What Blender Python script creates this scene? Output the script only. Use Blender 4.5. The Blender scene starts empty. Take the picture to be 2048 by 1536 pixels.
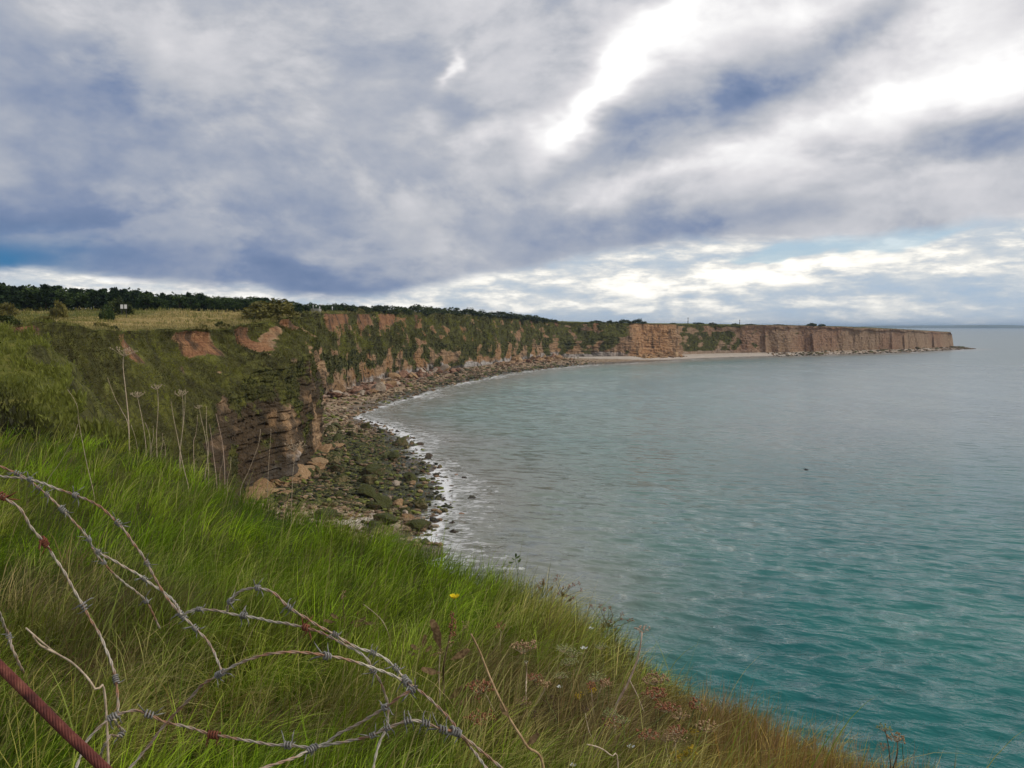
import bpy, math, random
import numpy as np
from mathutils import Vector

# ------------------------------------------------------------------ camera, sky, sun, exposure
scene = bpy.context.scene
COL = scene.collection
EYE = 31.0                 # eye height above the sea, metres
FPX = 1600.0               # focal length in photo pixels (photo 2048 x 1536)
PITCH = math.atan(115.0 / FPX)

cam_d = bpy.data.cameras.new('camera')
cam_d.sensor_width = 36.0
cam_d.lens = FPX / 2048.0 * 36.0
cam_d.clip_start = 0.05
cam_d.clip_end = 90000.0
cam = bpy.data.objects.new('camera', cam_d)
COL.objects.link(cam)
cam.location = (0, 0, EYE)
cam.rotation_euler = (math.pi / 2 - PITCH, 0, 0)
scene.camera = cam
scene.view_settings.view_transform = 'Standard'
scene.view_settings.look = 'None'
scene.view_settings.exposure = 0.48
scene.view_settings.gamma = 1.0
scene.view_settings.use_curve_mapping = False
scene.cycles.use_denoising = True
scene.cycles.adaptive_threshold = 0.02
scene.cycles.max_bounces = 5
scene.cycles.transparent_max_bounces = 8

SUN_AZ = math.radians(102)      # clockwise from straight ahead (+Y)
SUN_EL = math.radians(40)
SUN_STRENGTH = 1.5
sun_d = bpy.data.lights.new('sun', 'SUN')
sun_d.energy = SUN_STRENGTH
sun_d.angle = math.radians(14)
sun_d.color = (1.0, 0.93, 0.83)
sun = bpy.data.objects.new('sun', sun_d)
COL.objects.link(sun)
sd = Vector((math.sin(SUN_AZ) * math.cos(SUN_EL), math.cos(SUN_AZ) * math.cos(SUN_EL), math.sin(SUN_EL)))
sun.rotation_euler = sd.to_track_quat('Z', 'Y').to_euler()

# ---- a little node language
class S:
    def __init__(s, g, sock): s.g = g; s.k = sock
    def _o(s, op, o): return s.g.math(op, s, o)
    def __add__(s, o): return s._o('ADD', o)
    def __radd__(s, o): return s._o('ADD', o)
    def __sub__(s, o): return s._o('SUBTRACT', o)
    def __rsub__(s, o): return s.g.math('SUBTRACT', o, s)
    def __mul__(s, o): return s._o('MULTIPLY', o)
    def __rmul__(s, o): return s._o('MULTIPLY', o)
    def __truediv__(s, o): return s._o('DIVIDE', o)
    def max(s, o): return s._o('MAXIMUM', o)
    def min(s, o): return s._o('MINIMUM', o)
    def pow(s, o): return s._o('POWER', o)

class G:
    def __init__(s, nt): s.nt = nt; nt.nodes.clear()
    def n(s, t, **kw):
        nd = s.nt.nodes.new(t)
        for k, v in kw.items(): setattr(nd, k, v)
        return nd
    def put(s, sock, v):
        if isinstance(v, S): s.nt.links.new(v.k, sock)
        elif v is not None: sock.default_value = v
    def math(s, op, a, b=None, c=None):
        nd = s.n('ShaderNodeMath', operation=op)
        s.put(nd.inputs[0], a)
        if b is not None: s.put(nd.inputs[1], b)
        if c is not None: s.put(nd.inputs[2], c)
        return S(s, nd.outputs[0])
    def coord(s, which='Object'):
        return S(s, s.n('ShaderNodeTexCoord').outputs[which])
    def pos(s): return S(s, s.n('ShaderNodeNewGeometry').outputs['Position'])
    def nrm(s): return S(s, s.n('ShaderNodeNewGeometry').outputs['Normal'])
    def sep(s, v):
        nd = s.n('ShaderNodeSeparateXYZ'); s.put(nd.inputs[0], v)
        return [S(s, o) for o in nd.outputs]
    def comb(s, x, y, z):
        nd = s.n('ShaderNodeCombineXYZ')
        for i, v in enumerate((x, y, z)): s.put(nd.inputs[i], v)
        return S(s, nd.outputs[0])
    def scale(s, v, xyz):
        nd = s.n('ShaderNodeMapping'); s.put(nd.inputs[0], v)
        nd.inputs['Scale'].default_value = xyz
        return S(s, nd.outputs[0])
    def noise(s, v, sc, det=4, rough=0.55, dist=0.0, col=False):
        nd = s.n('ShaderNodeTexNoise'); s.put(nd.inputs['Vector'], v)
        nd.inputs['Scale'].default_value = sc; nd.inputs['Detail'].default_value = det
        nd.inputs['Roughness'].default_value = rough; nd.inputs['Distortion'].default_value = dist
        return S(s, nd.outputs[1 if col else 0])
    def voro(s, v, sc, feat='F1', out='Distance'):
        nd = s.n('ShaderNodeTexVoronoi', feature=feat); s.put(nd.inputs['Vector'], v)
        nd.inputs['Scale'].default_value = sc
        return S(s, nd.outputs[out])
    def smooth(s, x, a, b, lo=0.0, hi=1.0):
        nd = s.n('ShaderNodeMapRange', interpolation_type='SMOOTHSTEP')
        for i, v in enumerate((x, a, b, lo, hi)): s.put(nd.inputs[i], v)
        return S(s, nd.outputs[0])
    def lin(s, x, a, b, lo=0.0, hi=1.0):
        nd = s.n('ShaderNodeMapRange')
        for i, v in enumerate((x, a, b, lo, hi)): s.put(nd.inputs[i], v)
        return S(s, nd.outputs[0])
    def mix(s, f, a, b, mode='MIX'):
        nd = s.n('ShaderNodeMix', data_type='RGBA', blend_type=mode)
        s.put(nd.inputs[0], f)
        for i, v in ((6, a), (7, b)):
            if isinstance(v, tuple) and len(v) == 3: v = v + (1,)
            s.put(nd.inputs[i], v)
        return S(s, nd.outputs[2])
    def ramp(s, f, stops, interp='LINEAR'):
        nd = s.n('ShaderNodeValToRGB'); cr = nd.color_ramp; cr.interpolation = interp
        while len(cr.elements) < len(stops): cr.elements.new(0.5)
        for e, (p, c) in zip(cr.elements, sorted(stops)):
            e.position = p
            e.color = (c, c, c, 1) if isinstance(c, (int, float)) else tuple(c) + (1,)
        s.put(nd.inputs[0], f)
        return S(s, nd.outputs[0])
    def attr(s, name, out='Fac'):
        return S(s, s.n('ShaderNodeAttribute', attribute_name=name).outputs[out])
    def bump(s, h, dist=0.1, strength=1.0, nrm=None):
        nd = s.n('ShaderNodeBump'); nd.inputs['Distance'].default_value = dist
        s.put(nd.inputs['Strength'], strength)
        s.put(nd.inputs['Height'], h)
        if nrm is not None: s.put(nd.inputs['Normal'], nrm)
        return S(s, nd.outputs[0])

def pix_dir(u, v):
    """photo pixel -> unit-depth world direction (y component scaled to 1)"""
    x = (u - 1024) / FPX; y = (768 - v) / FPX
    c, s_ = math.cos(PITCH), math.sin(PITCH)
    d = np.array([x, c + y * s_, -s_ + y * c])
    return d / d[1]
def at(u, v, depth):
    d = pix_dir(u, v)
    return np.array([d[0] * depth, depth, EYE + d[2] * depth])
def at_z(u, v, z):
    d = pix_dir(u, v)
    k = (z - EYE) / d[2]
    return np.array([d[0] * k, k, z])
def azel(u, v):
    d = pix_dir(u, v)
    return math.atan2(d[0], d[1]), math.atan2(d[2], math.hypot(d[0], d[1]))

# ---- sky: a real-sky texture behind layered procedural cloud
world = bpy.data.worlds.new('World')
scene.world = world
world.use_nodes = True
def build_sky():
    g = G(world.node_tree)
    d = g.coord('Generated')
    x, y, z = g.sep(d)
    az0 = g.math('ARCTAN2', x, y)
    el0 = g.math('ARCSINE', z)
    # ragged edges: warp the cloud layout
    w1, w2, _ = g.sep(g.noise(g.comb(az0 * 1.0, el0 * 2.2, 3.1), 5.0, 4, 0.6, col=True))
    az = az0 + (w1 - 0.5) * 0.16
    el = el0 + (w2 - 0.5) * 0.085
    vec = g.comb(az, el, 0.0)
    def blob(u, v, ru, rv, rot=0.0):
        a, e = azel(u, v)
        nd = g.n('ShaderNodeMapping', vector_type='TEXTURE')   # inverse transform: centre, turn, size
        nd.inputs['Location'].default_value = (a, e, 0)
        nd.inputs['Rotation'].default_value = (0, 0, math.radians(rot))
        nd.inputs['Scale'].default_value = (ru / FPX, rv / FPX, 1)
        g.put(nd.inputs[0], vec)
        dp = g.n('ShaderNodeVectorMath', operation='DOT_PRODUCT')
        g.nt.links.new(nd.outputs[0], dp.inputs[0]); g.nt.links.new(nd.outputs[0], dp.inputs[1])
        return g.math('POWER', 0.36788, S(g, dp.outputs['Value']))
    # lower edge of the cloud deck, by bearing
    tab = [(-400, 540), (0, 556), (100, 557), (300, 573), (500, 588), (640, 599), (800, 584), (1000, 552), (1200, 512), (1400, 487), (1700, 482), (1880, 462), (2048, 448), (2400, 430)]
    st = []
    for u, v in tab:
        a, e = azel(u, v)
        st.append(((a + 1.0) / 2.0, e / 0.3))
    edge = g.ramp(az0 * 0.5 + 0.5, st) * 0.3
    n_fine = g.noise(g.comb(az0 * 1.0, el0 * 3.0, 0.0), 16.0, 4, 0.6)
    deck = g.smooth(el - edge + (n_fine - 0.5) * 0.018 + (w2 - 0.5) * -0.05, -0.006, 0.014)
    # deck brightness
    dv = g.comb(x, y, z * 1.75)
    nA = g.noise(dv, 4.2, 7, 0.56, 0.25)
    off = g.n('ShaderNodeVectorMath', operation='ADD'); g.put(off.inputs[0], dv); off.inputs[1].default_value = (0.035, 0.0, 0.06)
    nB = g.noise(S(g, off.outputs[0]), 4.2, 4, 0.56, 0.25)           # same cloud a little towards the light: lit and shaded sides
    nC = g.noise(dv, 11.0, 6, 0.66)
    puff = g.smooth(nA, 0.44, 0.56)
    lum = 0.452 + (puff - 0.5) * 0.075 + (nA - nB) * 0.42 + (nC - 0.5) * 0.19
    for u, v, ru, rv, rot, a in [
        # dark masses
        (230, 470, 520, 110, -6, -0.10), (60, 500, 150, 70, 0, -0.10), (430, 545, 420, 60, -8, -0.11),
        (330, 380, 300, 70, 5, -0.04), (150, 130, 160, 90, 0, -0.04), (700, 480, 260, 70, 6, -0.05),
        (1440, 195, 330, 50, 19, -0.17), (1230, 225, 110, 40, 20, -0.07), (1720, 75, 170, 34, 20, -0.15),
        (1200, 335, 260, 40, 10, -0.08), (1900, 285, 330, 42, 12, -0.12), (1450, 440, 420, 44, 6, -0.09),
        (1080, 60, 90, 110, 0, -0.04), (1650, 380, 300, 30, 8, -0.05),
        (620, 190, 300, 110, 0, -0.065),
        # bright gaps
        (1650, 190, 650, 260, 5, 0.06),
        (1335, 55, 240, 50, 40, 0.26), (1190, 215, 150, 36, 44, 0.25), (1480, 70, 420, 120, 12, 0.02), (1165, 268, 50, 30, 20, 0.16),
        (1850, 190, 230, 60, 20, 0.27), (1960, 120, 160, 70, 20, 0.05), (1960, 10, 260, 34, 8, 0.16), (1650, 15, 150, 34, 0, 0.18),
        (893, 135, 15, 42, -10, 0.26), (870, 252, 40, 20, 0, 0.14), (1000, 268, 60, 24, 10, 0.15),
        (1370, 345, 300, 26, 15, 0.12), (1500, 290, 140, 24, 18, 0.08), (620, 230, 180, 40, 15, 0.05),
        (480, 352, 60, 20, 0, 0.06), (100, 40, 120, 40, 0, 0.05), (600, 500, 90, 20, -4, 0.08), (240, 482, 110, 18, 0, 0.05),
        (1800, 360, 220, 16, 6, 0.07), (700, 120, 220, 60, 10, 0.05)]:
        lum = g.math('MULTIPLY_ADD', blob(u, v, ru, rv, rot), a, lum)
    deck_col = g.ramp(lum, [(0.0, (0.05, 0.14, 0.29)), (0.16, (0.105, 0.16, 0.285)), (0.27, (0.17, 0.222, 0.345)),
                            (0.36, (0.295, 0.328, 0.405)), (0.46, (0.425, 0.437, 0.477)), (0.60, (0.625, 0.615, 0.635)),
                            (0.80, (0.92, 0.91, 0.90)), (1.0, (1.0, 1.0, 1.0))])
    # deep blue rain-dark gap low on the left
    deck_col = g.mix(g.math('MINIMUM', blob(20, 522, 120, 48) * 0.95, 1.0), deck_col, (0.030, 0.150, 0.315))
    deck_col = g.mix(blob(980, 575, 360, 26, 9) * 0.55, deck_col, (0.24, 0.31, 0.44))
    # far broken cloud under the deck
    lowv = g.comb(az0 * 1.0, el0 * 3.4, 5.0)
    m1 = g.noise(lowv, 9.0, 6, 0.62)
    m2 = g.noise(g.comb(az0, el0 * 6.0, 1.0), 24.0, 4, 0.6)
    m3 = g.noise(g.comb(az0 + 0.012, el0 * 3.4 + 0.03, 5.0), 9.0, 4, 0.62)
    l2 = 0.44 + g.smooth(m1, 0.42, 0.58) * 0.22 - 0.08 + (m1 - m3) * 1.6 + (m2 - 0.5) * 0.45
    for u, v, ru, rv, rot, a in [(1650, 545, 520, 34, 3, 0.28), (1540, 548, 90, 16, 0, 0.2), (1330, 560, 160, 26, 8, 0.14),
                                 (1750, 575, 140, 18, 0, -0.28), (1960, 555, 140, 16, 0, -0.22), (1560, 590, 400, 16, 0, -0.08),
                                 (1870, 612, 260, 20, 0, -0.14), (1180, 560, 120, 30, 10, 0.05), (200, 572, 260, 16, -4, 0.30), (800, 600, 200, 16, 8, 0.18),
                                 (1400, 620, 500, 18, 0, 0.08)]:
        l2 = g.math('MULTIPLY_ADD', blob(u, v, ru, rv, rot), a, l2)
    low_col = g.ramp(l2, [(0.0, (0.36, 0.45, 0.56)), (0.28, (0.44, 0.50, 0.565)), (0.45, (0.53, 0.565, 0.595)),
                          (0.62, (0.68, 0.68, 0.66)), (0.8, (0.90, 0.87, 0.80)), (1.0, (1.0, 0.98, 0.93))])
    sky = g.n('ShaderNodeTexSky', sky_type='NISHITA')
    sky.sun_disc = False
    sky.sun_elevation = SUN_EL
    sky.sun_rotation = SUN_AZ
    sky.altitude = 30
    sky_col = S(g, sky.outputs[0])
    gap = (blob(1660, 492, 200, 18, 3) + blob(1880, 458, 120, 13, 6) * 0.8 + blob(1500, 515, 60, 8, 3) * 0.6 + blob(1010, 600, 200, 10, 8) * 0.0)
    low10 = g.mix(1.0, low_col, (10.0, 10.0, 10.0), 'MULTIPLY')
    deck10 = g.mix(1.0, deck_col, (10.0, 10.0, 10.0), 'MULTIPLY')
    low10 = g.mix(g.smooth(gap + (m1 - 0.5) * 0.3, 0.2, 0.6, 0.0, 0.65), low10, g.mix(0.4, sky_col, (3.2, 5.4, 7.6)))
    col = g.mix(deck, low10, deck10)
    # below the horizon: plain grey-green (the sea fills it)
    col = g.mix(g.smooth(el0, -0.02, 0.0), (3.4, 4.0, 4.2), col)
    bg = g.n('ShaderNodeBackground')
    g.put(bg.inputs[0], col)
    bg.inputs[1].default_value = 0.086
    out = g.n('ShaderNodeOutputWorld')
    g.nt.links.new(bg.outputs[0], out.inputs[0])
build_sky()
world.cycles.sampling_method = 'MANUAL'
world.cycles.sample_map_resolution = 512

# ------------------------------------------------------------------ helpers
rng = np.random.RandomState(7)
random.seed(7)
_perm = np.random.RandomState(1).permutation(256); _perm = np.concatenate([_perm, _perm, _perm])
_grad = np.random.RandomState(2).normal(size=(256, 3)); _grad /= np.linalg.norm(_grad, axis=1)[:, None]
def perlin(x, y, z=0.0):
    x, y, z = np.broadcast_arrays(np.asarray(x, float), np.asarray(y, float), np.asarray(z, float))
    xi, yi, zi = np.floor(x).astype(int), np.floor(y).astype(int), np.floor(z).astype(int)
    xf, yf, zf = x - xi, y - yi, z - zi
    u = xf * xf * xf * (xf * (xf * 6 - 15) + 10); v = yf * yf * yf * (yf * (yf * 6 - 15) + 10); w = zf * zf * zf * (zf * (zf * 6 - 15) + 10)
    def gr(i, j, k):
        h = _perm[_perm[_perm[(xi + i) & 255] + ((yi + j) & 255)] + ((zi + k) & 255)]
        gg = _grad[h]
        return gg[..., 0] * (xf - i) + gg[..., 1] * (yf - j) + gg[..., 2] * (zf - k)
    def L(a, b, t): return a + (b - a) * t
    return 1.6 * L(L(L(gr(0, 0, 0), gr(1, 0, 0), u), L(gr(0, 1, 0), gr(1, 1, 0), u), v),
                   L(L(gr(0, 0, 1), gr(1, 0, 1), u), L(gr(0, 1, 1), gr(1, 1, 1), u), v), w)
def fbm(x, y, z=0.0, oct=4, gain=0.5):
    s = 0; a = 1; f = 1
    for o in range(oct):
        s = s + a * perlin(x * f + 17.3 * o, y * f + 5.1 * o, np.asarray(z) * f + 2.7 * o); a *= gain; f *= 2.03
    return s
def sstep(a, b, x):
    t = np.clip((np.asarray(x, float) - a) / (b - a), 0, 1)
    return t * t * (3 - 2 * t)

def link(o, parent=None):
    COL.objects.link(o)
    if parent is not None: o.parent = parent
    return o
def mesh_np(name, V, quads=None, tris=None, attrs=None, cols=None, smooth=False):
    me = bpy.data.meshes.new(name)
    V = np.asarray(V, np.float32)
    me.vertices.add(len(V)); me.vertices.foreach_set('co', V.ravel())
    parts, starts, off = [], [], 0
    if quads is not None and len(quads):
        q = np.asarray(quads, np.int32); parts.append(q.ravel()); starts.append(off + 4 * np.arange(len(q))); off += q.size
    if tris is not None and len(tris):
        q = np.asarray(tris, np.int32); parts.append(q.ravel()); starts.append(off + 3 * np.arange(len(q))); off += q.size
    li = np.concatenate(parts); ls = np.concatenate(starts)
    me.loops.add(len(li)); me.loops.foreach_set('vertex_index', li.astype(np.int32))
    me.polygons.add(len(ls)); me.polygons.foreach_set('loop_start', ls.astype(np.int32))
    me.polygons.foreach_set('use_smooth', np.full(len(ls), bool(smooth)))
    me.update(calc_edges=True)
    for k, v in (attrs or {}).items():
        a = me.attributes.new(k, 'FLOAT', 'POINT'); a.data.foreach_set('value', np.asarray(v, np.float32).ravel())
    for k, v in (cols or {}).items():
        a = me.attributes.new(k, 'FLOAT_COLOR', 'POINT')
        v = np.asarray(v, np.float32)
        if v.shape[1] == 3: v = np.concatenate([v, np.ones((len(v), 1), np.float32)], 1)
        a.data.foreach_set('color', v.ravel())
    return me
def obj(name, me, mat=None, parent=None, loc=None):
    if mat is not None and len(me.materials) == 0: me.materials.append(mat)
    o = bpy.data.objects.new(name, me)
    if loc is not None: o.location = loc
    return link(o, parent)
def empty(name, loc):
    o = bpy.data.objects.new(name, None); o.location = loc; o.empty_display_size = 0.1
    return link(o)
def tag(o, label=None, cat=None, group=None, kind=None):
    if label: o['label'] = label
    if cat: o['category'] = cat
    if group: o['group'] = group
    if kind or cat: o['kind'] = kind or 'thing'
    return o
def grid_quads(nr, nc):
    i = np.arange(nr - 1)[:, None] * nc + np.arange(nc - 1)[None, :]
    i = i.ravel()
    return np.stack([i, i + 1, i + nc + 1, i + nc], 1)
def catmull(P, t):
    """P: (n,k) control values, t in [0, n-1]"""
    P = np.asarray(P, float); n = len(P)
    i = np.clip(np.floor(t).astype(int), 0, n - 2); f = (t - i)[:, None]
    g_ = lambda j: P[np.clip(j, 0, n - 1)]
    p0, p1, p2, p3 = g_(i - 1), g_(i), g_(i + 1), g_(i + 2)
    return 0.5 * (2 * p1 + (p2 - p0) * f + (2 * p0 - 5 * p1 + 4 * p2 - p3) * f ** 2 + (3 * p1 - p0 - 3 * p2 + p3) * f ** 3)

def mat(name, fn):
    m = bpy.data.materials.new(name); m.use_nodes = True
    g = G(m.node_tree)
    r = fn(g)
    out = g.n('ShaderNodeOutputMaterial')
    g.nt.links.new(r.outputs[0], out.inputs[0])
    return m
def principled(g, col, rough=0.8, nrm=None, spec=0.3, **kw):
    b = g.n('ShaderNodeBsdfPrincipled')
    if isinstance(col, tuple) and len(col) == 3: col = col + (1,)
    g.put(b.inputs['Base Color'], col); g.put(b.inputs['Roughness'], rough)
    b.inputs['Specular IOR Level'].default_value = spec
    if nrm is not None: g.put(b.inputs['Normal'], nrm)
    for k, v in kw.items(): g.put(b.inputs[k], v)
    return b
def leafy(g, col, trans=0.35, rough=0.6):
    """thin leaf: diffuse + some light coming through"""
    b = principled(g, col, rough, spec=0.15)
    t = g.n('ShaderNodeBsdfTranslucent'); g.put(t.inputs[0], col)
    m = g.n('ShaderNodeMixShader'); m.inputs[0].default_value = trans
    g.nt.links.new(b.outputs[0], m.inputs[1]); g.nt.links.new(t.outputs[0], m.inputs[2])
    return m

# ------------------------------------------------------------------ materials of the setting
def m_cliff(g):
    p = g.pos(); x, y, z = g.sep(p)
    veg = g.attr('veg'); scar = g.attr('scar'); foot = g.attr('pale'); dark = g.attr('dark')
    warp = g.noise(p, 0.12, 3)
    n_big = g.noise(p, 0.05, 4); n_mid = g.noise(p, 0.35, 5, 0.6); n_f = g.noise(p, 1.7, 4, 0.65)
    strata = g.noise(g.comb(x * 0.02, y * 0.02, z * 1.25 + warp * 1.2), 1.0, 3, 0.7)
    fine = g.noise(g.comb(x * 0.05, y * 0.05, z * 4.5 + warp * 4), 1.0, 2, 0.6)
    ver = g.attr('ver')
    streak = g.noise(g.comb(x * 0.20, y * 0.20, z * 0.07), 1.0, 5, 0.65)
    rock = g.ramp(strata * 0.5 + n_mid * 0.35 + fine * 0.15, [(0.25, (0.100, 0.063, 0.036)), (0.42, (0.235, 0.150, 0.085)), (0.55, (0.345, 0.225, 0.125)), (0.72, (0.43, 0.32, 0.205))])
    rock = g.mix(g.smooth(n_big, 0.42, 0.66), rock, g.ramp(n_f, [(0.3, (0.17, 0.088, 0.040)), (0.7, (0.40, 0.235, 0.105))]))
    pale_c = g.ramp(n_mid * 0.5 + strata * 0.5, [(0.3, (0.15, 0.135, 0.125)), (0.5, (0.36, 0.33, 0.30)), (0.7, (0.55, 0.50, 0.46))])
    rock = g.mix(g.smooth(foot + (n_mid - 0.5) * 0.9, 0.4, 0.75), rock, pale_c)
    soil = g.ramp(n_f * 0.4 + n_mid * 0.3 + fine * 0.3, [(0.3, (0.085, 0.036, 0.020)), (0.48, (0.215, 0.100, 0.048)), (0.7, (0.40, 0.235, 0.115))])
    rock = g.mix(g.smooth(scar + (n_mid - 0.5) * 0.5, 0.4, 0.6), rock, soil)
    rock = g.mix(ver, rock, g.ramp(n_mid * 0.35 + streak * 0.5 + strata * 0.15, [(0.3, (0.135, 0.088, 0.058)), (0.48, (0.33, 0.225, 0.145)), (0.68, (0.52, 0.38, 0.25))]))
    rock = g.mix(ver * g.smooth(g.noise(p, 0.016, 3), 0.45, 0.62) * 0.75, rock, g.ramp(n_mid, [(0.3, (0.18, 0.095, 0.060)), (0.7, (0.40, 0.235, 0.145))]))
    rock = g.mix(g.attr('fresh'), rock, g.ramp(n_mid * 0.5 + strata * 0.5, [(0.3, (0.20, 0.095, 0.045)), (0.5, (0.42, 0.235, 0.115)), (0.7, (0.58, 0.38, 0.21))]))
    # weather stains running down the face
    rock = g.mix(g.smooth(streak, 0.47, 0.64, 0.0, 0.8) * (1.0 - ver * 0.8), rock, (0.052, 0.040, 0.027))
    rock = g.mix(g.smooth(dark + (n_mid - 0.5) * 0.5, 0.35, 0.70, 0, 0.88), rock, (0.040, 0.030, 0.018))  # shade on the near headland face painted dark along with the stains
    crack = g.voro(g.comb(x * 0.9, y * 0.9, z * 0.5 + warp), 1.1, 'DISTANCE_TO_EDGE')
    green = g.ramp(n_mid * 0.6 + n_f * 0.4, [(0.3, (0.026, 0.021, 0.010)), (0.5, (0.066, 0.064, 0.017)), (0.66, (0.145, 0.145, 0.030)), (0.8, (0.24, 0.18, 0.065))])
    vm = g.smooth(veg + (n_f - 0.5) * 0.55 + (n_mid - 0.5) * 0.35, 0.42, 0.56)
    col = g.mix(vm, rock, green)
    h = strata * 0.5 + n_f * 0.35 + n_mid * 0.5 + g.smooth(crack, 0.0, 0.06) * 0.25
    return principled(g, col, 0.92, g.bump(h, 0.9, 0.75), spec=0.15)
M_CLIFF = mat('weathered_cliff', m_cliff)

def m_field(g):
    p = g.pos()
    n1 = g.noise(p, 0.045, 4); n2 = g.noise(p, 0.5, 4, 0.65); n3 = g.noise(p, 3.0, 3, 0.7)
    straw = g.attr('straw')
    dry = g.ramp(n2 * 0.6 + n3 * 0.4, [(0.3, (0.20, 0.145, 0.05)), (0.5, (0.34, 0.25, 0.095)), (0.7, (0.46, 0.36, 0.16))])
    green = g.ramp(n2 * 0.6 + n3 * 0.4, [(0.3, (0.045, 0.055, 0.012)), (0.5, (0.10, 0.11, 0.022)), (0.7, (0.19, 0.17, 0.04))])
    c = g.mix(g.smooth(straw + (n1 - 0.5) * 0.9 + (n2 - 0.5) * 0.4, 0.4, 0.62), green, dry)
    return principled(g, c, 0.95, g.bump(n3 + n2, 0.3, 0.8), spec=0.1)
M_FIELD = mat('clifftop_field', m_field)

def m_soil(g):
    p = g.pos()
    n = g.noise(p, 6.0, 5, 0.65); n2 = g.noise(p, 0.8, 3)
    c = g.ramp(n * 0.6 + n2 * 0.4, [(0.3, (0.018, 0.020, 0.006)), (0.5, (0.045, 0.050, 0.012)), (0.7, (0.10, 0.085, 0.03))])
    return principled(g, c, 0.95, g.bump(n, 0.06, 0.8), spec=0.1)
M_SOIL = mat('turf', m_soil)

def m_beach(g):
    p = g.pos(); x, y, z = g.sep(p)
    alg = g.attr('algae'); pale = g.attr('pale')
    v1 = g.voro(p, 0.75, 'F1', 'Color'); v2 = g.voro(p, 2.2, 'F1', 'Color'); d2 = g.voro(p, 2.2)
    vr = g.sep(v1)[0]; vr2 = g.sep(v2)[1]
    n1 = g.noise(p, 0.16, 4); n2 = g.noise(p, 1.3, 4, 0.65)
    c = g.ramp(vr * 0.35 + vr2 * 0.3 + n2 * 0.35, [(0.2, (0.085, 0.055, 0.032)), (0.4, (0.22, 0.145, 0.080)), (0.6, (0.36, 0.26, 0.16)), (0.8, (0.46, 0.37, 0.26))])
    c = g.mix(g.smooth(pale + (n1 - 0.5) * 0.6, 0.35, 0.7), c, g.ramp(n2, [(0.3, (0.42, 0.35, 0.28)), (0.7, (0.60, 0.53, 0.44))]))
    a = g.ramp(vr2 * 0.5 + n2 * 0.5, [(0.3, (0.012, 0.014, 0.005)), (0.5, (0.045, 0.050, 0.012)), (0.68, (0.11, 0.115, 0.022)), (0.85, (0.20, 0.17, 0.06))])
    c = g.mix(g.smooth(alg + (n1 - 0.5) * 0.8 + (vr - 0.5) * 0.35, 0.38, 0.62), c, a)
    wet = g.smooth(z + (n2 - 0.5) * 0.4, 0.15, 0.75)
    c = g.mix(wet, g.mix(0.62, c, (0.03, 0.025, 0.018)), c)
    r = g.lin(wet, 0, 1, 0.35, 0.9)
    return principled(g, c, r, g.bump(d2 * -0.6 + n2 * 0.5 + vr * 0.4, 0.5, 0.9), spec=0.3)
M_BEACH = mat('shingle', m_beach)

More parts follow.
